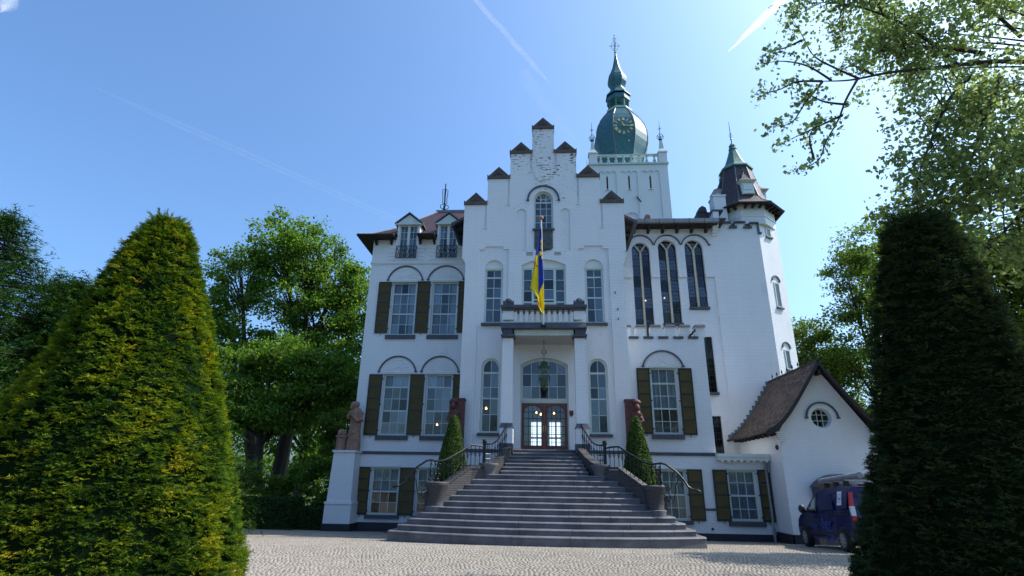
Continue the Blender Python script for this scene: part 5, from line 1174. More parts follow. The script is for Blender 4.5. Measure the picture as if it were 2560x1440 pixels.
# clock on the front facet
def facet(z):
    for (r0, z0), (r1, z1) in zip(dprof[:-1], dprof[1:]):
        if z0 <= z <= z1: return r0+(r1-r0)*(z-z0)/(z1-z0)
CX, CZ, CR = TX-.03, 30.02, .70
ROM = ['XII', 'I', 'II', 'III', 'IV', 'V', 'VI', 'VII', 'VIII', 'IX', 'X', 'XI']
def stroke(mb, p, q, w2):
    d = Vector((q[0]-p[0], 0, q[1]-p[1])).normalized(); nrm = (-d.z*w2, d.x*w2)
    P4 = [(p[0]+nrm[0], p[1]+nrm[1]), (p[0]-nrm[0], p[1]-nrm[1]), (q[0]-nrm[0], q[1]-nrm[1]), (q[0]+nrm[0], q[1]+nrm[1])]
    fr_ = [(x, TY-facet(z)-.06, z) for x, z in P4]; bk = [(x, y+.05, z) for x, y, z in fr_]
    mb.hexa(bk+fr_)
ck = obj('clock_dial', MB().add([(CX+(.05 if i == 16 else .92*math.cos(2*math.pi*i/16)), TY-facet(CZ+(0 if i == 16 else .92*math.sin(2*math.pi*i/16)))-.02, CZ+(0 if i == 16 else .92*math.sin(2*math.pi*i/16))) for i in range(17)], [(i, (i+1) % 16, 16) for i in range(16)]), 'dome_slate', ct)
for hnum, txt in enumerate(ROM):
    a = math.pi/2-hnum*math.pi/6; ca, sa = math.cos(a), math.sin(a); mb = MB()
    wch = {'I': .055, 'V': .11, 'X': .11}; tot = sum(wch[c] for c in txt); u = -tot/2
    def P2(uu, vv): # uu along tangent (clockwise), vv radial
        r_ = CR-.13+.26*vv; return (CX+ca*r_+sa*uu, CZ+sa*r_-ca*uu)
    for c in txt:
        wv = wch[c]; m0 = u+wv/2
        if c == 'I': stroke(mb, P2(m0, 0), P2(m0, 1), .024)
        elif c == 'V': stroke(mb, P2(m0-.04, 1), P2(m0, 0), .023); stroke(mb, P2(m0+.04, 1), P2(m0, 0), .012)
        else: stroke(mb, P2(m0-.04, 1), P2(m0+.04, 0), .023); stroke(mb, P2(m0+.04, 1), P2(m0-.04, 0), .012)
        u += wv
    obj('numeral', mb, 'gold', ck)
for ang_, L, w2 in ((math.pi/2+.34, .38, .035), (-.14-.03, .68, .024)):
    mb = MB(); stroke(mb, (CX-.14*math.cos(ang_), CZ-.14*math.sin(ang_)), (CX+L*math.cos(ang_), CZ+L*math.sin(ang_)), w2)
    stroke(mb, (CX+L*.7*math.cos(ang_)-.05*math.sin(ang_), CZ+L*.7*math.sin(ang_)+.05*math.cos(ang_)), (CX+L*.7*math.cos(ang_)+.05*math.sin(ang_), CZ+L*.7*math.sin(ang_)-.05*math.cos(ang_)), .02)
    mb.v = [(x, y-.03, z) for x, y, z in mb.v]; obj('clock_hand', mb, 'gold', ck)
obj('dome_lamp', MB().ball((TX+.33, TY-2.2, 28.5), .06), 'white_paint', ct)
# ================================================================== GABLED ANNEX
an = thing('gabled_annex', 'small white gabled outbuilding with steep brown tiled roof and round window', 'annex', (11.26, 25.5, -.4))
AXc = 11.26
apex = 6.42
gout = [(9.43, -.8), (13.09, -.8), (13.09, 3.72), (11.26, apex), (9.43, 3.72)]
rw_c = (11.20, 4.30, .40); circ = [(rw_c[0]+rw_c[2]*math.cos(2*math.pi*i/28), rw_c[1]+rw_c[2]*math.sin(2*math.pi*i/28)) for i in range(28)]
dr = arched(10.38, 12.05, -.5, 1.72, 2.10, 14)
obj('front_wall', MB().plate(gout, [circ, dr], 23.2, 23.55), 'white_wall', an)
obj('side_wall', MB().box(9.43, 9.75, 23.552, 28.2, -.8, 3.72), 'white_wall', an); obj('side_wall', MB().box(12.77, 13.09, 23.552, 28.2, -.8, 3.72), 'white_wall', an)
obj('plinth', MB().box(9.39, 10.36, 23.16, 23.24, -.8, -.06).box(12.08, 13.13, 23.16, 23.24, -.8, -.06).box(9.38, 9.44, 23.16, 24.68, -.8, -.062), 'plinth', an)
obj('interior_core', MB().box(9.76, 12.76, 24.6, 27.9, -.7, 3.5).box(10.7, 11.8, 24.6, 27.9, 3.5, 4.9), 'interior_dark', an)
inn = [(rw_c[0]+.34*math.cos(2*math.pi*i/28), rw_c[1]+.34*math.sin(2*math.pi*i/28)) for i in range(28)]
rwn = obj('round_window', MB().plate(circ, [inn], 23.33, 23.42).box(rw_c[0]-.115, rw_c[0]-.09, 23.35, 23.38, 3.97, 4.63).box(rw_c[0]+.09, rw_c[0]+.115, 23.35, 23.38, 3.97, 4.63).box(rw_c[0]-.35, rw_c[0]+.35, 23.345, 23.385, 4.18, 4.205).box(rw_c[0]-.34, rw_c[0]+.34, 23.345, 23.385, 4.42, 4.445), 'frame_paint', an)
for i in range(3):
    for j in range(3):
        xs3 = [-.36, -.10, .10, .36]; zs3 = [-.36, -.11, .13, .36]
        c_ = clip(clip(clip(clip(inn, 0, rw_c[0]+xs3[i], False), 0, rw_c[0]+xs3[i+1], True), 1, rw_c[1]+zs3[j], False), 1, rw_c[1]+zs3[j+1], True)
        if len(c_) > 2: obj('pane', MB().plate(c_, [], 23.36, 23.366), 'glass', rwn)
hood(an, 10.58, 11.88, 4.33, 4.94, 23.2, .06)
# arched door with plank tympanum
dd = obj('arched_door', MB().plate(dr, [], 23.42, 23.48), 'plank', an)
for k in range(9): obj('plank', MB().box(10.42+k*.18, 10.42+k*.18+.165, 23.395, 23.42, -.5, 1.70), 'plank', dd)
ar_o = segarc(10.30, 12.30, 1.66, 2.14, 16); ar_i = segarc(10.34, 12.26, 1.66, 2.09, 16)
cn = obj('door_canopy', MB().arc(ar_o, ar_i, 22.55, 23.198), 'bluestone', an)
for k in range(16):
    q = [ar_i[k], ar_i[k+1], (ar_i[k+1][0]*.99+.113, ar_i[k+1][1]-.02), (ar_i[k][0]*.99+.113, ar_i[k][1]-.02)]
    obj('plank', MB().hexa([(q[3][0], 22.58, q[3][1]), (q[2][0]+.01, 22.58, q[2][1]), (q[2][0]+.01, 23.19, q[2][1]), (q[3][0], 23.19, q[3][1]), (q[0][0], 22.58, q[0][1]-.002), (q[1][0]+.01, 22.58, q[1][1]-.002), (q[1][0]+.01, 23.19, q[1][1]-.002), (q[0][0], 23.19, q[0][1]-.002)]), 'plank', cn)
for x in (10.42, 12.18): obj('bracket', MB().prismx([(22.62, 1.66), (23.198, 1.66), (23.198, 1.15), (23.1, 1.2)], x-.05, x+.05), 'bluestone', cn)
# bell-cast roof with tile courses
def bell(x):   # horizontal distance from ridge -> z
    d = [(0, 6.56), (.5, 5.82), (1.0, 5.10), (1.4, 4.57), (1.75, 4.18), (2.05, 3.93), (2.33, 3.76)]
    for (a, za), (b_, zb_) in zip(d[:-1], d[1:]):
        if a <= x <= b_: return za+(zb_-za)*(x-a)/(b_-a)
    return d[-1][1]
RY0, RY1 = 22.85, 27.98
for sx in (-1, 1):
    roof = obj('annex_roof', MB().add([v_ for i in range(15) for v_ in ((AXc+sx*2.33*i/14, RY0, bell(2.33*i/14)-.03), (AXc+sx*2.33*i/14, RY1, bell(2.33*i/14)-.03))], [(2*i, 2*i+2, 2*i+3, 2*i+1) for i in range(14)]), 'soffit', an)
    mb = MB(); rows = 27
    for j in range(rows):
        d0, d1 = 2.34*(j+1)/rows, 2.34*j/rows; z0, z1 = bell(min(d0, 2.33)), bell(d1); nt_ = 30
        off = .5*(j % 2)
        for k in range(nt_+1):
            ya = RY0+(RY1-RY0)*max(0, k-off)/nt_; yb = RY0+(RY1-RY0)*min(nt_, k+1-off)/nt_
            if yb-ya < .02: continue
            li = random.uniform(.022, .045); sk = random.uniform(-.008, .008)
            x0, x1 = AXc+sx*(d0+.02), AXc+sx*max(0, d1-.01)
            mb.add([(x0, ya+.004, z0+li), (x0, yb-.004, z0+li+sk*.5), (x1, yb-.004, z1+.006), (x1, ya+.004, z1+.006), (x0, ya+.004, z0-.012), (x0, yb-.004, z0-.012)],
                   [(0, 1, 2, 3), (4, 5, 1, 0), (5, 2, 1), (4, 0, 3)])
    o_ = obj('roof_tiles', mb, 'brown_tile', roof, kind='stuff')
    P_ = [(AXc+sx*2.36*i/14, 0, bell(min(2.33, 2.36*i/14))) for i in range(15)]
    mb = MB()
    for (xa, _, za), (xb, _, zb_) in zip(P_[:-1], P_[1:]):
        mb.hexa([(xa, RY0-.06, za-.17), (xb, RY0-.06, zb_-.17), (xb, RY0+.02, zb_-.17), (xa, RY0+.02, za-.17), (xa, RY0-.06, za+.04), (xb, RY0-.06, zb_+.04), (xb, RY0+.02, zb_+.04), (xa, RY0+.02, za+.04)])
    obj('bargeboard', mb, 'soffit', an)
    obj('gutter', MB().tube([(AXc+sx*2.36, RY0, 3.72), (AXc+sx*2.36, RY1, 3.72)], .055, 8), 'soffit', an, smooth=True)
    for k in range(9): obj('rafter_end', MB().box(*sorted((AXc+sx*1.84, AXc+sx*2.27)), RY0+.35+k*.52, RY0+.43+k*.52, 3.60, 3.74), 'soffit', an)
    mb = MB()
    for k in range(5): mb.box(*sorted((AXc+sx*(1.60), AXc+sx*(1.83+.035*k))), 23.12-.012*k, 23.198, 3.36+.075*k, 3.36+.075*k+.066)
    obj('kneeler', mb, 'white_wall', an)
    mb = MB()          # stepped flashing where the roof meets the turret wall
    for k in range(14):
        d = 2.3*(k+.5)/14; mb.box(AXc+sx*d-.10, AXc+sx*d+.10, RY1-.05, RY1+.015, bell(d)-.05, bell(d)+.17)
    obj('step_flashing', mb, 'lead', an)
obj('ridge_tiles', MB().tube([(AXc, RY0-.06, 6.58), (AXc, RY1, 6.58)], .07, 8), 'soffit', an, smooth=True)
for k in range(9):
    y = RY0+.05+k*.58; obj('ridge_finial', MB().tube([(AXc, y, 6.62), (AXc, y, 6.80)], .018, 5).lathe([(.01, 6.72), (.045, 6.76), (.03, 6.82), (.005, 6.90)], 6, AXc, y), 'iron', an)
obj('purlin_end', MB().box(AXc-.06, AXc+.06, 22.85, 23.2, 6.0, 6.22), 'soffit', an)
obj('alarm', MB().lathe([(.09, 0), (.09, .06), (.05, .09)], 12).xf(Matrix.Translation((9.43, 23.5, 3.15)) @ Matrix.Rotation(R(-90), 4, 'Y')), 'terracotta', an)
# ================================================================== VAN
VX, VY = 10.15, 17.80
van = thing('delivery_van', 'dark blue delivery van with blue side lettering and roof rack, parked facing the annex', 'van', (VX, VY, gz(VY)))
prof = [(0, .30), (-.06, .45), (-.06, .85), (-.02, 1.02), (.02, 1.45), (.06, 1.72), (.16, 1.83), (.8, 1.88), (2.2, 1.84), (2.62, 1.73), (3.05, 1.47), (3.42, 1.22), (3.72, 1.10), (4.0, 1.02), (4.22, .88), (4.32, .66), (4.33, .42), (4.25, .28)]
def vw(z): return .94-.17*max(0, (z-.95)/.9)**1.4
def vloft():
    mb = MB(); n = len(prof); stations = [(-1, .93), (-.985, .985), (-.9, 1.0), (.9, 1.0), (.985, .985), (1, .93)]
    cy, cz = 2.1, 1.05
    for s, sc in stations: mb.v += [(s*vw(z), cy+(y-cy)*(.97+.03*(sc-.93)/.07), cz+(z-cz)*sc) for y, z in prof]
    for k in range(len(stations)-1): mb.f += [(k*n+i, k*n+(i+1) % n, (k+1)*n+(i+1) % n, (k+1)*n+i) for i in range(n)]
    mb.f += [tuple(range(n)), tuple(range(len(stations)*n-1, (len(stations)-1)*n-1, -1))]
    return mb
PL = Matrix.Rotation(-math.atan(.05), 4, 'X')
Vm = Matrix.Translation((VX-.22, VY, gz(VY))) @ Matrix.Rotation(R(-3.2), 4, 'Z') @ PL
body = obj('body', vloft().xf(Vm), 'van_blue', van, smooth=True)
sidex = lambda z, e=.006: -(vw(z)+e)
def sideplate(poly, t=.006):       # (y,z) polygon laid on the left side
    mb = MB(); n = len(poly); vs = [(sidex(z, t), y, z) for y, z in poly]+[(sidex(z, -.01), y, z) for y, z in poly]
    mb.add(vs, [tuple(range(n)), tuple(range(2*n-1, n-1, -1))]+[(i, (i+1) % n, (i+1) % n+n, i+n) for i in range(n)]); return mb.xf(Vm)
obj('side_window', sideplate([(2.50, 1.16), (3.30, 1.16), (3.22, 1.24), (2.72, 1.62), (2.50, 1.64)]), 'glass', van)
obj('window_backing', sideplate([(2.48, 1.14), (3.36, 1.14), (3.22, 1.27), (2.74, 1.65), (2.48, 1.67)], .003), 'van_black', van)
obj('cab_glow_patch', sideplate([(2.62, 1.19), (2.98, 1.19), (2.92, 1.42), (2.72, 1.56), (2.62, 1.58)], .0045), 'interior_pale', van)  # pale plate paints the light showing through the cab window
obj('panel_recess', sideplate([(1.15, 1.18), (2.3, 1.16), (2.3, 1.64), (1.35, 1.66)], .003), 'van_blue', van)
obj('panel_recess', sideplate([(.22, 1.20), (.95, 1.19), (.85, 1.66), (.20, 1.68)], .003), 'van_blue', van)
obj('sticker', sideplate([(.56, 1.30), (.86, 1.30), (.86, 1.70), (.56, 1.70)], .010), 'sticker_white', van)
mb = MB()
for k in range(18):
    a0, a1 = 2*math.pi*k/18, 2*math.pi*(k+1)/18; q = [(.71+r_*math.cos(a), 1.5+r_*1.1*math.sin(a)) for r_, a in ((.105, a0), (.12, a0), (.12, a1), (.105, a1))]
    m2 = MB(); m2.add([(sidex(z, .014), y, z) for y, z in q], [(0, 1, 2, 3)]); mb.add(m2.v, m2.f)
mb.xf(Vm); stk_ = obj('sticker_ring', mb, 'sticker_blue', van)
def text_on_side(txt, y, z, size, mat, shear=0.0):
    cu = bpy.data.curves.new('txt', 'FONT'); cu.body = txt; cu.size = size; cu.extrude = .002; cu.align_x = 'CENTER'; cu.shear = shear; cu.offset = size*.012
    to = bpy.data.objects.new('txt', cu); COL.objects.link(to); dg = bpy.context.evaluated_depsgraph_get(); me = bpy.data.meshes.new_from_object(to.evaluated_get(dg)); bpy.data.objects.remove(to)
    mb = MB(); mb.v = [(sidex(z+q.co.y, .011-q.co.z), y-q.co.x, z+q.co.y) for q in me.vertices]; mb.f = [tuple(p_.vertices) for p_ in me.polygons]
    return obj('lettering', mb.xf(Vm), mat, van)
text_on_side('Tes', .71, 1.455, .13, 'sticker_blue')
text_on_side('waya', 2.72, .60, .22, 'lettering_blue'); text_on_side('her', 1.75, .60, .52, 'lettering_blue'); text_on_side('KEN', 1.62, .22, .34, 'lettering_blue', .2)
obj('door_line', sideplate([(2.40, .35), (2.412, .35), (2.412, 1.70), (2.40, 1.70)], .004).add([], []), 'van_black', van)
obj('door_line', sideplate([(1.05, .5), (1.062, .5), (1.062, 1.70), (1.05, 1.70)], .004), 'van_black', van)
obj('rub_strip', sideplate([(-.02, .44), (4.2, .44), (4.2, .52), (-.02, .52)], .012), 'van_black', van)
obj('slide_rail', sideplate([(.10, 1.02), (1.5, 1.0), (1.5, 1.03), (.10, 1.05)], .008), 'van_black', van)
obj('door_handle', sideplate([(2.5, .95), (2.72, .95), (2.72, 1.0), (2.5, 1.0)], .03), 'van_black', van)
obj('wing_mirror', MB().ball((-1.08, 3.30, 1.22), .14, 10, 8, .85, .6, 1.05).tube([(-.9, 3.28, 1.16), (-1.05, 3.3, 1.17)], .04, 6).xf(Vm), 'van_black', van, smooth=True)
tl = obj('tail_light', MB().box(-.905, -.79, -.085, .02, .84, 1.0).hexa([(-.905, -.07, 1.27), (-.80, -.07, 1.27), (-.80, .05, 1.27), (-.905, .05, 1.27), (-.83, -.03, 1.66), (-.76, -.03, 1.66), (-.76, .08, 1.66), (-.83, .08, 1.66)]).xf(Vm), 'tail_red', van)
obj('tail_lens', MB().box(-.91, -.795, -.088, .02, 1.002, 1.265).xf(Vm), 'tail_white', tl)
obj('rear_window', MB().hexa([(-.66, -.05, 1.12), (-.03, -.05, 1.12), (-.03, .0, 1.12), (-.66, .0, 1.12), (-.60, .03, 1.65), (-.03, .03, 1.65), (-.03, .07, 1.65), (-.60, .07, 1.65)]).hexa([(.03, -.05, 1.12), (.66, -.05, 1.12), (.66, .0, 1.12), (.03, .0, 1.12), (.03, .03, 1.65), (.60, .03, 1.65), (.60, .07, 1.65), (.03, .07, 1.65)]).xf(Vm), 'dark_glass', van)
npl = obj('number_plate', MB().box(-.50, .02, -.085, -.055, .82, .93).xf(Vm), 'plate_yellow', van)
obj('plate_strip', MB().box(-.555, -.502, -.086, -.055, .82, .93).xf(Vm), 'sticker_blue', npl)
obj('bumper', MB().box(-.93, .93, -.12, .12, .28, .50).xf(Vm), 'van_black', van)
obj('reflector', MB().box(-.88, -.68, -.128, -.1, .42, .48).xf(Vm), 'tail_red', van)
whl = None
for wx_, wy_ in ((-.90, .62), (.90, .62), (-.90, 3.62), (.90, 3.62)):
    s = -1 if wx_ < 0 else 1
    Wm = Vm @ Matrix.Translation((wx_, wy_, .315)) @ Matrix.Rotation(R(90), 4, 'Y')
    wl = obj('wheel', MB().lathe([(.20, -.11), (.29, -.11), (.315, -.085), (.315, .085), (.29, .11), (.20, .11)], 28, cap=True).xf(Wm), 'tyre', van, smooth=True)
    mb = MB().lathe([(.195, s*.085), (.21, s*.114), (.195, s*.118), (.185, s*.08)], 24, cap=False)
    for k in range(10):
        a = 2*math.pi*k/10; m2 = MB().hexa([(.06, -.022, s*.10), (.19, -.03, s*.112), (.19, .03, s*.112), (.06, .022, s*.10), (.06, -.022, s*.116), (.19, -.03, s*.125), (.19, .03, s*.125), (.06, .022, s*.116)]).xf(Matrix.Rotation(a, 4, 'Z')); mb.add(m2.v, m2.f)
    mb.lathe([(.075, s*.09), (.075, s*.122), (.03, s*.128)], 14); obj('hubcap', mb.xf(Wm), 'alloy', wl)
    if s < 0: obj('wheel_arch', MB().arc([(wy_+.40*math.cos(a), .315+.40*math.sin(a)) for a in [math.pi*i/14 for i in range(15)]], [(wy_+.33*math.cos(a), .315+.33*math.sin(a)) for a in [math.pi*i/14 for i in range(15)]], 0, 1).xf(Matrix(((0, -.10, 0, -.855), (1, 0, 0, 0), (0, 0, 1, 0), (0, 0, 0, 1)))).xf(Vm), 'van_black', van)
rk = obj('roof_rack', MB().xf(Vm).box(0, 0, 0, 0, 0, 0), 'rack_metal', van) if False else None
for y in (.35, 1.05, 1.75): obj('roof_bar', MB().box(-.74, .74, y, y+.06, 2.0, 2.035).xf(Vm), 'rack_metal', van)
for y in (.35, 1.05, 1.75):
    for x in (-.70, .70): obj('bar_foot', MB().box(x-.06, x+.06, y-.03, y+.10, 1.82, 1.999).xf(Vm), 'van_black', van)
ld = thing('ladder', 'grey aluminium ladder lying on the roof rack of the blue van', 'ladder', tuple(Vm @ Vector((0, .2, 2.05))))
mb = MB()
for x in (-.22, .22): mb.box(x-.025, x+.025, -.1, 2.9, 2.037, 2.13)
obj('rail', mb.xf(Vm), 'zinc', ld)
mb = MB()
for k in range(10): mb.tube([(-.2, .05+k*.3, 2.085), (.2, .05+k*.3, 2.085)], .017, 6)
obj('rung', mb.xf(Vm), 'zinc', ld)
tb = tag(obj('pipe_tube', MB().tube([(-.50, -.15, 2.135), (-.50, 2.75, 2.115)], .09, 12).xf(Vm), 'zinc', None, org=tuple(Vm @ Vector((-.5, 1.2, 2.13))), smooth=True), 'long grey carrier tube on the left side of the van roof', 'tube')
# ================================================================== VEGETATION
def unit(v): return v/np.maximum(1e-9, np.linalg.norm(v, axis=-1, keepdims=True))
def leaves(C, size, up=.35, rng=RNG, aspect=.62, fold=.18, N0=None):
    """folded diamond leaves at centres C"""
    n = len(C); nrm = unit(rng.normal(size=(n, 3)) + np.array([0, 0, up])) if N0 is None else N0
    t_ = unit(np.cross(nrm, rng.normal(size=(n, 3)))); b_ = np.cross(nrm, t_)
    s = (size*(.6+.8*rng.random(n)))[:, None]
    v = np.stack([C-t_*s*.5, C+b_*s*aspect*.5-nrm*s*fold*.5-t_*s*.05, C+t_*s*.55-nrm*s*fold*.4, C-b_*s*aspect*.5-nrm*s*fold*.5-t_*s*.05], 1)
    base_ = np.arange(n)[:, None]*4
    f = np.concatenate([base_+np.array([[0, 1, 2]]), base_+np.array([[0, 2, 3]])], 1).reshape(-1, 3)
    return v.reshape(-1, 3), f, np.repeat(rng.random(n), 2)
def join(parts):
    V, F, A = [], [], []; k = 0
    for v, f, a in parts: V.append(v); F.append(f+k); A.append(a); k += len(v)
    return np.concatenate(V), np.concatenate(F), np.concatenate(A)
def bez(p0, p1, p2, n=8):
    p0, p1, p2 = Vector(p0), Vector(p1), Vector(p2)
    return [p0*(1-t_)**2+p1*2*t_*(1-t_)+p2*t_*t_ for t_ in [i/n for i in range(n+1)]]
def tree(name, label, cat, base_, trunk_top, r0, blobs, n_leaves, size, mat, group=None, clump=.55, nclump=26, up=.35, stems=None, limbs=True, flat=.6, seed=1, bare=.0):
    rng = np.random.default_rng(seed); rr = random.Random(seed)
    t_ = thing(name, label, cat, base_, group); mb = MB()
    b0, tt = Vector(base_), Vector(trunk_top)
    for (sb, se, r_) in (stems or [(b0, tt, r0)]):
        sb, se = Vector(sb), Vector(se); md = (sb+se)/2+Vector((rr.uniform(-.2, .2), rr.uniform(-.2, .2), 0))*(se-sb).length*.12
        P_ = bez(sb, md, se, 8); mb.tube([sb-Vector((0, 0, .3))]+P_, [r_*1.35]+[r_*(1.1-.5*i/8) for i in range(9)], 9)
    C = []; W = np.array([b_[3]*b_[4]*b_[5] for b_ in blobs])**(2/3); W = W/W.sum()
    for b_, w_ in zip(blobs, W):
        c = np.array(b_[:3]); rad = np.array(b_[3:6])
        k = max(5, int(nclump*len(blobs)*w_)); d = unit(rng.normal(size=(k, 3))); q = c+d*rad*(.45+.55*rng.random((k, 1))**.6)
        nl = max(1, int(n_leaves*w_/k))
        if limbs:
            st_ = tt+(Vector(base_)-tt)*rr.uniform(0, .35) if not stems else Vector(min(stems, key=lambda s_: (Vector(s_[1])-Vector(c)).length)[1])
            cc = Vector(c); L = (cc-st_).length
            P_ = bez(st_, st_+(cc-st_)*.5+Vector((0, 0, L*.12)), cc, 7); rb = max(.03, r0*.38)
            mb.tube(P_, [rb*(1-.75*i/7) for i in range(8)], 6)
            for qi in q[::2]:
                e = Vector(qi); P2_ = bez(P_[4], (P_[5]+e)/2+Vector((0, 0, .1)), e, 4); mb.tube(P2_, [rb*.34, rb*.27, rb*.2, rb*.13, rb*.05], 4)
        for qi in q:
            cs = clump*rr.uniform(.6, 1.35)
            m_ = int(nl*rr.uniform(.5, 1.5)); off = rng.normal(size=(m_, 3))*np.array([1, 1, flat])*cs
            off = np.clip(off, -2.1*cs, 2.1*cs); C.append(qi+off)
    obj('trunk', mb, 'bark', t_, smooth=True)
    v, f, a = leaves(np.concatenate(C), size, up, rng)
    np_obj('crown', np_mesh('crown', v, f, a), mat, t_)
    return t_
def sprig_mesh(C, D, Nn, L, rng, pairs=4, rnd=None, width=.30):
    """flat needle sprays: centre, direction, plane normal, length"""
    n = len(C); S_ = np.cross(Nn, D)
    T = [((0, -.035), (0, .035), (1.0, 0))]
    for k in range(pairs):
        u = .12+.72*k/pairs
        for e in (-1, 1): T.append(((u, 0), (u+.10, 0), (u+.30, e*(width+.05-.10*k/pairs))))
    T = np.array(T); m_ = len(T)
    uu = T[None, :, :, 0, None]; vv = T[None, :, :, 1, None]; LL = L[:, None, None, None]
    v = C[:, None, None, :]+LL*(uu*D[:, None, None, :]+vv*S_[:, None, None, :]-.22*(uu**2)*Nn[:, None, None, :]*0.6)
    v = v+rng.normal(size=v.shape)*.004
    return v.reshape(-1, 3), np.arange(n*m_*3).reshape(-1, 3), np.repeat(rnd if rnd is not None else rng.random(n), m_)
def cone_yew(name, label, cat, base_, prof_, n, L, mat, seed, group, pairs=3, tuft=0, lump=.06, bias=None):
    rng = np.random.default_rng(seed); bx, by, bz = base_
    t_ = thing(name, label, cat, base_, group)
    zs = np.array([p_[1] for p_ in prof_]); rs = np.array([p_[0] for p_ in prof_])
    obj('trunk', MB().lathe([(.16, bz-.1), (.13, bz+zs[-1]*.8)], 8, bx, by), 'bark', t_)
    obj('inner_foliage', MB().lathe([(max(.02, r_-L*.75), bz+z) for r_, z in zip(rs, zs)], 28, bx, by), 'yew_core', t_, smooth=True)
    grid = np.linspace(zs[0], zs[-1], 400); rg = np.interp(grid, zs, rs); cdf = np.cumsum(rg+.12); cdf /= cdf[-1]
    per = 7; K = n//per
    zc = np.interp(rng.random(K), cdf, grid); tc_ = rng.random(K)*2*np.pi
    rowh = L*.60; zc = zc+(np.round(zc/rowh)*rowh-zc)*.5+.03*np.sin(tc_*4)      # shoots gather in loose tiers
    bump_ = lump*(np.sin(3*tc_+zc*1.7)+np.sin(7*tc_-2.3*zc)*.6+np.sin(11*tc_+zc*5.1)*.4)
    rc = np.interp(zc, zs, rs); rc = rc+bump_*(rc/max(rs))**.5+rng.normal(size=K)*L*.30-L*.55
    cval = rng.random(K)**1.3
    if bias is not None: cval = np.clip(.55*cval-.03+.16*(np.sin(tc_*5+zc*2.1)+np.sin(tc_*11-zc*3.7))+.12+.12*rng.normal(size=K), 0, 1)
    th = np.repeat(tc_, per); z = np.repeat(zc, per); r_ = np.repeat(rc, per); n = len(th)
    out = np.stack([np.cos(th), np.sin(th), 0*th], 1); tan = np.stack([-np.sin(th), np.cos(th), 0*th], 1)
    slope = np.interp(z+.1, zs, rs)-np.interp(z-.1, zs, rs)
    ta = rng.normal(size=(n, 1))*.62
    D = unit(out+tan*ta+np.array([0, 0, 1])*(.22+rng.normal(size=(n, 1))*.24)-slope[:, None]*np.array([0, 0, 1])*.25)
    C = np.stack([bx+r_*np.cos(th), by+r_*np.sin(th), bz+z], 1)+D*L*.15*rng.random((n, 1))+tan*ta*L*.32+rng.normal(size=(n, 3))*L*.14
    Nn = unit(np.array([0, 0, .9])+out*.55+rng.normal(size=(n, 3))*.40); Nn = unit(Nn-D*np.sum(Nn*D, 1, keepdims=True))
    ln_ = L*(.6+.7*rng.random(n)); rnd = np.clip(np.repeat(cval, per)*.8+.2*rng.random(n)+.05*rng.normal(size=n), 0, 1)
    parts = [sprig_mesh(C, D, Nn, ln_, rng, pairs, rnd)]
    if tuft:
        k = tuft; a = rng.random(k)*2*np.pi; q = rng.random(k)**.5*(rs[-2]*.9); zt = bz+zs[-1]-.05-.4*rng.random(k)
        C2 = np.stack([bx+q*np.cos(a), by+q*np.sin(a), zt], 1); D2 = unit(np.stack([np.cos(a)*.6, np.sin(a)*.6, .9+0*a], 1)+rng.normal(size=(k, 3))*.3)
        N2 = unit(np.cross(D2, rng.normal(size=(k, 3)))); parts.append(sprig_mesh(C2, D2, N2, L*(1.2+1.6*rng.random(k)), rng, pairs+2, rng.random(k)*.8, .16))
    v, f, a = join(parts)
    np_obj('foliage', np_mesh('foliage', v, f, a), mat, t_)
    return t_
cone_yew('clipped_yew', 'tall clipped yew cone with golden-green tips at the left edge of the drive', 'yew', (-6.30, 8.0, 0), [(1.95, 0), (1.92, .5), (1.78, 1.3), (1.52, 2.2), (1.10, 3.3), (.82, 4.2), (.56, 5.0), (.42, 5.4), (.25, 5.7), (.08, 5.78)], 84000, .088, 'leaf_yew', 3, 'pair of clipped yew cones flanking the drive', tuft=260, lump=.05, bias=1.0)
cone_yew('clipped_yew', 'tall shaded clipped yew with dark blunt top at the right edge of the drive', 'yew', (5.80, 8.0, 0), [(1.72, 0), (1.62, .6), (1.38, 1.4), (1.13, 2.2), (.92, 3.1), (.78, 3.9), (.63, 4.6), (.54, 5.0), (.46, 5.3), (.32, 5.6)], 50000, .095, 'leaf_yew_shaded', 4, 'pair of clipped yew cones flanking the drive', tuft=420, lump=.06)
def topiary(label, base_, prof_, n, seed):
    rng = np.random.default_rng(seed); bx, by, bz = base_; t_ = thing('topiary_cone', label, 'topiary', base_, 'conical bushes beside the entrance steps')
    zs = np.array([q[1] for q in prof_]); rs = np.array([q[0] for q in prof_])
    obj('trunk', MB().tube([(bx, by, bz-.05), (bx, by, bz+zs[-1]*.8)], .04, 6), 'bark', t_)
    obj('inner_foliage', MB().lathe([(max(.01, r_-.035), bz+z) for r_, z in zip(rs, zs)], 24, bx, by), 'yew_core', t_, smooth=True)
    grid = np.linspace(0, zs[-1], 300); cdf = np.cumsum(np.interp(grid, zs, rs)+.04); cdf /= cdf[-1]
    z = np.interp(rng.random(n), cdf, grid); th = rng.random(n)*2*np.pi; r_ = np.interp(z, zs, rs)+rng.normal(size=n)*.014+.012*np.sin(5*th+3*z)
    out = np.stack([np.cos(th), np.sin(th), .25+0*th], 1); C = np.stack([bx+r_*np.cos(th), by+r_*np.sin(th), bz+z], 1)
    v, f, a = leaves(C, .052, rng=rng, N0=unit(out+rng.normal(size=(n, 3))*.55)); np_obj('foliage', np_mesh('foliage', v, f, a), 'leaf_topiary', t_)
TPROF = [(.60, 0), (.60, .3), (.50, 1.0), (.36, 1.7), (.21, 2.35), (.13, 2.62), (.03, 2.72)]
for sx in (-1, 1):
    topiary('small clipped conical bush in the planter on the %s of the steps' % ('left' if sx < 0 else 'right'), (sx*3.40, 20.95, 1.32), TPROF, 16000, 5+sx)
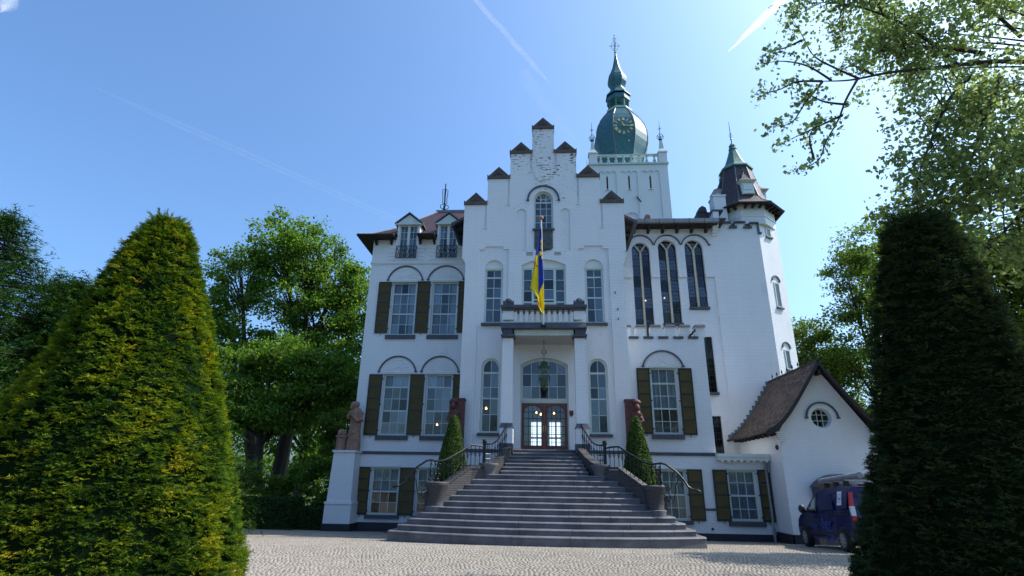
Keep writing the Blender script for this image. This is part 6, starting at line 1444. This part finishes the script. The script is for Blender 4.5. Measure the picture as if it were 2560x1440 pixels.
# hedges
def hedge(label, x0, x1, y0, y1, z0, z1, n, seed):
    rng = np.random.default_rng(seed); cx, cy = (x0+x1)/2, (y0+y1)/2
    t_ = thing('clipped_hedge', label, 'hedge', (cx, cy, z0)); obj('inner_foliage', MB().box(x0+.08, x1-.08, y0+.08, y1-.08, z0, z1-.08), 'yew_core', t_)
    A = np.array([(x1-x0)*(z1-z0), (x1-x0)*(y1-y0), (y1-y0)*(z1-z0)]); A = A/A.sum(); C = []; Nn = []
    for k, m_ in enumerate((A*n).astype(int)):
        u, v_ = rng.random(m_), rng.random(m_); j = rng.normal(size=m_)*.035
        if k == 0: C.append(np.stack([x0+(x1-x0)*u, y0+j, z0+(z1-z0)*v_], 1)); d = (0, -1, .3)
        elif k == 1: C.append(np.stack([x0+(x1-x0)*u, y0+(y1-y0)*v_, z1+j*.8], 1)); d = (0, 0, 1)
        else: C.append(np.stack([x1+j, y0+(y1-y0)*u, z0+(z1-z0)*v_], 1)); d = (1, 0, .3)
        Nn.append(unit(rng.normal(size=(m_, 3))*.55+np.array(d)))
    v, f, a = leaves(np.concatenate(C), .085, rng=rng, N0=np.concatenate(Nn)); np_obj('foliage', np_mesh('foliage', v, f, a), 'leaf_hedge', t_)
hedge('taller clipped green hedge left of the building behind the drive', -16.5, -11.55, 26.3, 27.4, -.75, .80, 16000, 21)
hedge('lower clipped hedge between the taller hedge and the white buttress', -11.5, -9.95, 26.9, 27.7, -.75, .36, 6000, 22)
# deciduous trees left of the building
tree('leafy_tree', 'large broad leafy tree with two leaning trunks left of the building', 'tree', (-18.0, 36, -.6), (-19.2, 36, 7), .55,
     [(-22.2, 36, 15.6, 2.0, 2.0, 3.0), (-23.4, 36.3, 12.6, 1.9, 2, 1.8), (-19.8, 36, 18.0, 2.2, 2.4, 2.6), (-17.2, 36.5, 17.4, 2.4, 2.4, 2.6), (-15.0, 37, 15.6, 2.3, 2.4, 2.6), (-18.6, 36, 14.2, 2.6, 2.4, 2.3), (-15.6, 36.5, 12.3, 2.6, 2.4, 2.2), (-13.6, 37, 13.6, 1.9, 2, 2), (-21.2, 36, 10.5, 2.4, 2.2, 1.6), (-13.2, 37, 10.2, 2.0, 2, 2.2)],
     48000, .21, 'leaf_green', clump=.42, nclump=40, stems=[((-17.8, 36, -.5), (-20.6, 36, 8.5), .45), ((-17.2, 36, -.5), (-16.8, 36.2, 9.0), .5)], seed=31)
tree('leafy_tree', 'bushy lower leafy tree in front of the large tree, left of the wing', 'tree', (-16.2, 32, -.6), (-16.6, 32, 4.6), .32,
     [(-19.0, 32, 7.8, 2.0, 1.8, 1.3), (-16.6, 32, 8.6, 2.0, 1.8, 1.3), (-14.2, 32, 8.0, 2.1, 1.8, 1.3), (-17.8, 31.5, 6.0, 2.0, 1.7, 1.2), (-13.6, 31.8, 6.1, 2.0, 1.7, 1.2), (-19.6, 32, 5.2, 1.6, 1.6, 1.3), (-12.2, 32.3, 7.3, 1.3, 1.5, 1.2), (-15.6, 31.3, 5.0, 1.8, 1.5, 1.0)],
     38000, .20, 'leaf_green', clump=.42, nclump=34, flat=.45, seed=32)
tree('leafy_tree', 'shaded leafy tree far behind the lower garden left of the building', 'tree', (-20, 46, -.6), (-20, 46, 5), .4,
     [(-24, 46, 6, 3.5, 3, 3), (-18.5, 46, 6.5, 3.5, 3, 3.4), (-27, 46, 10, 3.4, 3, 3), (-22, 46, 11, 3.6, 3, 3), (-16, 45, 4, 2.6, 2.2, 2.4), (-15, 46, 9, 3, 3, 3)], 26000, .30, 'leaf_green', clump=.8, nclump=24, seed=33)
def shrub(label, c, rad, n, size, mat, seed, group='shrubs behind the hedge'):
    tree('garden_shrub', label, 'shrub', (c[0], c[1], -.6), (c[0], c[1], c[2]-.3), .06, [(*c, *rad)], n, size, mat, group, clump=.22, nclump=36, seed=seed)
shrub('tall yellow-green shrub behind the hedge near the yew', (-15.9, 30.5, 1.2), (.8, .7, 1.4), 5000, .12, 'leaf_light', 41)
shrub('pale leafy shrub behind the hedge between the leaning trunks', (-14.2, 30.3, .9), (.7, .7, 1.0), 4500, .12, 'leaf_light', 42)
shrub('wide green shrub behind the low hedge next to the buttress', (-12.0, 30, 1.4), (1.6, 1.0, 1.4), 9000, .14, 'leaf_green', 43)
shrub('bright upright shrub against the building left of the statue', (-11.3, 30.5, 4.0), (1.1, 1.0, 1.5), 7000, .15, 'leaf_light', 44)
# dark conifers at far left
def conifer(label, base_, h, rad, n, seed):
    rng = np.random.default_rng(seed); t_ = thing('conifer_tree', label, 'conifer', base_, 'dark conifers behind the left yew')
    bx, by, bz = base_; mb = MB().tube([(bx, by, bz-.2), (bx, by, bz+h*.97)], [.3, .04], 8); parts = []
    nb = 230
    for k in range(nb):
        f_ = k/nb; z = h*(.06+.92*f_); a = k*2.399+rng.normal()*.3; L = rad*(1-f_)**.8*(.75+.4*rng.random())+.25
        tip = np.array([bx+math.cos(a)*L, by+math.sin(a)*L, bz+z-L*.10+.1]); root = np.array([bx, by, bz+z])
        mb.tube([tuple(root), tuple((root+tip)/2+np.array([0, 0, .05])), tuple(tip)], [.05, .035, .012], 4)
        m_ = int(n/nb*(.3+1.4*(1-f_))); u = rng.random(m_)**.6
        C = root+(tip-root)*u[:, None]+rng.normal(size=(m_, 3))*np.array([.30, .30, .20])*(.5+u[:, None]*.4)
        D = unit((tip-root)[None]/L*.8+rng.normal(size=(m_, 3))*.5+np.array([0, 0, -.15])); Nn = unit(np.array([0, 0, 1.])+rng.normal(size=(m_, 3))*.4); Nn = unit(Nn-D*np.sum(Nn*D, 1, keepdims=True))
        parts.append(sprig_mesh(C, D, Nn, .38*(.6+.8*rng.random(m_)), rng, 2, None, .28))
    obj('trunk', mb, 'bark', t_); v, f, a = join(parts); np_obj('foliage', np_mesh('foliage', v, f, a), 'leaf_conifer', t_)
conifer('tallest dark conifer cut off by the left edge of the picture', (-20.6, 17.5, 0), 11.2, 5.4, 30000, 51)
conifer('lower dark conifer between the tallest conifer and the left yew', (-16.8, 17.5, 0), 8.4, 4.4, 30000, 52)
conifer('small dark conifer hidden half behind the left yew', (-13.8, 19.0, 0), 7.4, 3.6, 19000, 53)
# big tree overhead on the right
def overhanging_tree():
    rng = np.random.default_rng(61); rr = random.Random(61)
    t_ = thing('overhanging_tree', 'large leafy tree at the upper right whose branches hang over the drive', 'tree', (14.5, 9.5, 0)); mb = MB()
    mb.tube([(14.5, 9.5, -.3), (14.4, 9.5, 3), (14.0, 9.6, 6.5), (13.6, 9.8, 9.5)], [.6, .45, .38, .25], 10)
    C = []
    def limb(P, r_, seg=10):
        P = [Vector(q) for q in P]; out = []
        for i in range(len(P)-1):
            p0, p1, p2, p3 = P[max(i-1, 0)], P[i], P[i+1], P[min(i+2, len(P)-1)]
            for k in range(seg):
                s = k/seg; out.append(.5*((2*p1)+(-p0+p2)*s+(2*p0-5*p1+4*p2-p3)*s*s+(-p0+3*p1-3*p2+p3)*s**3))
        out.append(P[-1]); n = len(out); mb.tube(out, [max(.006, r_*(1-.85*i/(n-1))) for i in range(n)], 6); return out
    def cluster(p, n, sp): C.append(np.array(p)+rng.normal(size=(n, 3))*np.array([sp, sp, sp*.7]))
    # the long reaching branch with twigs (placed in metres round the drive)
    br = limb([(12.6, 10, 9.9), (10.2, 10, 10.35), (8.6, 10, 10.25), (7.55, 10, 10.15), (6.7, 10, 9.98), (6.05, 10, 9.97)], .06)
    tw = [[(6.9, 10, 10.0), (6.45, 10, 10.3), (6.1, 10.1, 10.75), (5.95, 10.1, 11.3), (5.75, 10, 11.7)], [(6.3, 10, 9.98), (5.8, 9.9, 10.3), (5.3, 9.9, 10.45), (4.85, 9.9, 10.40)], [(6.1, 10, 9.97), (5.6, 10.1, 10.05), (5.2, 10.1, 9.85), (4.75, 10.1, 9.75)],
          [(6.85, 10, 10.0), (6.45, 9.9, 9.4), (6.2, 9.9, 8.9), (5.85, 9.9, 8.35), (5.65, 9.9, 7.95), (5.25, 9.9, 7.7)], [(6.3, 9.9, 9.0), (5.7, 10, 8.75), (5.1, 10, 8.45)], [(6.1, 10, 9.95), (5.75, 10.1, 9.55), (5.35, 10.1, 9.0), (4.95, 10.1, 8.9)], [(6.5, 9.95, 9.3), (6.0, 9.9, 9.35), (5.7, 9.9, 9.55), (5.55, 9.9, 9.6)], [(7.2, 10, 10.1), (6.85, 10, 10.35), (6.55, 10, 10.25)], [(5.9, 10.1, 11.2), (5.5, 10.1, 11.0), (5.1, 10.1, 10.9)], [(5.6, 10, 8.0), (5.55, 9.9, 8.5), (5.75, 9.9, 8.75)]]
    for P in tw:
        pts = limb(P, .028, 6)
        for q in pts[len(pts)//3::2]: cluster(q+Vector((rr.uniform(-.1, .1), rr.uniform(-.2, .2), rr.uniform(-.05, .12))), rr.randint(5, 13), .11)
        cluster(pts[-1], 14, .10)
    # drooping sprays of the main crown
    dr_ = [[(9.2, 10, 10.0), (8.6, 10, 9.4), (8.0, 10, 8.4), (7.5, 10, 7.4), (7.35, 10, 6.6)], [(9.4, 9.6, 9.6), (8.8, 9.6, 8.6), (8.3, 9.6, 7.6), (8.0, 9.6, 6.8)], [(10.4, 9.6, 8.8), (9.6, 9.4, 7.6), (9.1, 9.4, 6.9), (8.5, 9.4, 6.2), (7.9, 9.4, 5.7)], [(11.2, 9.6, 8.0), (10.4, 9.5, 6.6), (9.8, 9.5, 5.8), (9.2, 9.5, 5.4)], [(9.0, 10, 10.3), (8.2, 10, 11.4), (7.3, 10, 12.0), (6.5, 10, 12.2)], [(9.6, 10, 10.6), (8.6, 10.2, 11.0), (7.6, 10.2, 10.9)], [(12.5, 9.4, 6.5), (11.3, 9.4, 6.2), (10.4, 9.4, 5.2)], [(10.5, 10, 11), (9.6, 10, 12.5), (8.2, 10, 13.4), (7.0, 10, 13.3)]]
    for P in dr_:
        pts = limb(P, .045, 8)
        for q in pts[3::1]:
            for _ in range(3):
                s = Vector((rr.uniform(-.75, .75), rr.uniform(-.7, .7), rr.uniform(-.5, .45))); e = q+s
                if rr.random() < .7: mb.tube([q, q+s*.5+Vector((0, 0, .06)), e], [.014, .010, .005], 4)
                cluster(e, rr.randint(16, 42), rr.uniform(.12, .24))
    # dense crown
    for _ in range(195):
        c = Vector((rr.uniform(8.6, 17.5), rr.uniform(8.2, 13.5), rr.uniform(6.2, 15.5)))
        if c.x < 10.2 and c.z < 7.6 + (10.2-c.x)*1.0: continue
        if c.x > 11.2 and c.z < 7.2: continue
        for _k in range(3):
            e = c+Vector((rr.gauss(0, .4), rr.gauss(0, .4), rr.gauss(0, .28))); cluster(e, rr.randint(26, 56), rr.uniform(.13, .25))
        if rr.random() < .5: limb([(13.8, 9.7, 8.0+rr.random()*2), tuple((Vector((13.8, 9.7, 9))+c)/2+Vector((0, 0, .5))), tuple(c)], .04, 5)
    obj('trunk', mb, 'bark', t_, smooth=True)
    v, f, a = leaves(np.concatenate(C+[c_+rng.normal(size=c_.shape)*.05 for c_ in C[::2]]), .094, .2, rng, .75); np_obj('crown', np_mesh('crown', v, f, a), 'leaf_plane', t_)
overhanging_tree()
tree('leafy_tree', 'sunlit leafy tree behind the right yew under the overhanging branches', 'tree', (14.6, 17, -.1), (14.2, 17, 5), .25,
     [(12.4, 17, 8.8, 1.5, 1.5, 1.2), (14.2, 17, 7.8, 1.9, 1.6, 1.5), (15.8, 17, 6.2, 1.9, 1.6, 1.7), (13.9, 16.8, 5.8, 1.5, 1.4, 1.3), (16.4, 17, 8.6, 1.9, 1.6, 1.5), (11.6, 17.4, 7.6, .9, 1, .9)], 32000, .15, 'leaf_light', clump=.34, nclump=34, seed=62)
tree('leafy_tree', 'tall airy light-green tree rising behind the annex next to the right yew', 'tree', (21.5, 36, -.6), (21.3, 36, 8), .3,
     [(20.6, 36, 15.2, 1.6, 1.6, 1.7), (22.6, 36, 17.2, 1.7, 1.6, 1.8), (21.2, 36, 12.4, 1.9, 1.8, 1.6), (23.4, 36, 13.6, 2, 1.8, 2), (19.6, 36, 9.6, 1.8, 1.6, 1.5), (22.2, 36, 9.2, 2.1, 1.8, 1.8), (20.6, 36, 6.6, 2.0, 1.8, 1.6)], 26000, .19, 'leaf_light', 'trees behind the annex', clump=.42, nclump=24, seed=63)
tree('leafy_tree', 'light-green tree with drooping foliage right behind the annex ridge', 'tree', (17.8, 38, -.6), (17.8, 38, 6), .25,
     [(16.9, 38, 9.4, 1.3, 1.3, 1.2), (18.6, 38, 11.4, 1.5, 1.4, 1.3), (18.2, 38, 9.0, 1.6, 1.5, 1.3), (20.0, 38, 9.4, 1.6, 1.5, 1.6), (17.0, 38, 7.0, 1.6, 1.5, 1.2), (19.2, 38, 6.6, 1.9, 1.5, 1.5)], 20000, .19, 'leaf_light', 'trees behind the annex', clump=.40, nclump=26, seed=64)
rng_ = np.random.default_rng(90); Cw = []
for k in range(420):
    x = rng_.uniform(-75, 75); y = 62+rng_.uniform(-3, 6); h = 6.5+2.5*math.sin(x*.21)+1.5*math.sin(x*.53+1)
    Cw.append(np.array([x, y, -.5+h*rng_.random()**.7])+rng_.normal(size=(70, 3))*np.array([1.1, 1.0, .8]))
v, f, a = leaves(np.concatenate(Cw), .55, .3, rng_)
wd_o = np_obj('woodland', np_mesh('woodland', v, f, a), 'leaf_green', None, 'stuff'); tag(wd_o, 'far green wood closing the view behind the garden and the town hall', 'woodland')
# ================================================================== CONTRAILS (high in the sky)
def trail(label, da, db, ext_a, ext_b, wpx, mat, taper=None):
    A = Vector(da)*(9000/da[2]) + Vector((0, 0, 1.65)); B = Vector(db)*(9000/db[2]) + Vector((0, 0, 1.65)); d = B-A
    A2, B2 = A-d*ext_a, B+d*ext_b; n = 40; pts = []; rad = []
    for i in range(n+1):
        q = A2+(B2-A2)*i/n; wob = Vector((math.sin(i*.9), math.cos(i*.7), 0))*6; pts.append(q+wob)
        rr_ = q.length/F_PX*wpx*.5; e = min(1, i/9+.08) if ext_a == 0 else 1; e *= min(1, (n-i)/(8 if taper is None else taper)+.06) if ext_b == 0 else 1
        rad.append(rr_*max(.05, e))
    o_ = obj('contrail', MB().tube(pts, rad, 14), mat, None, org=tuple((A2+B2)/2), smooth=True); tag(o_, label, 'contrail', 'contrails in the blue sky')
trail('thin straight contrail slanting down the middle of the sky towards the gable', (-.1091, .6685, .7357), (.014, .766, .6426), .6, 0, 13, 'trail_soft')
trail('short bright contrail at the upper right beside the overhanging tree', (.3543, .6399, .6819), (.2915, .7042, .6473), 1.2, 0, 24, 'trail_bright', 14)
trail('long faint contrail crossing the left sky towards the hipped roof', (-.6296, .5844, .5119), (-.258, .8626, .4352), 0, .05, 15, 'trail_faint')
trail('white contrail in the extreme upper left corner of the sky', (-.6811, .4876, .5462), (-.6732, .4827, .5602), 0, 3, 34, 'trail_bright')
trail('faint wide contrail just left of the clock tower', (-.0136, .7718, .6357), (.0562, .8275, .5586), .25, .1, 34, 'trail_faint')
bpy.context.view_layer.update()
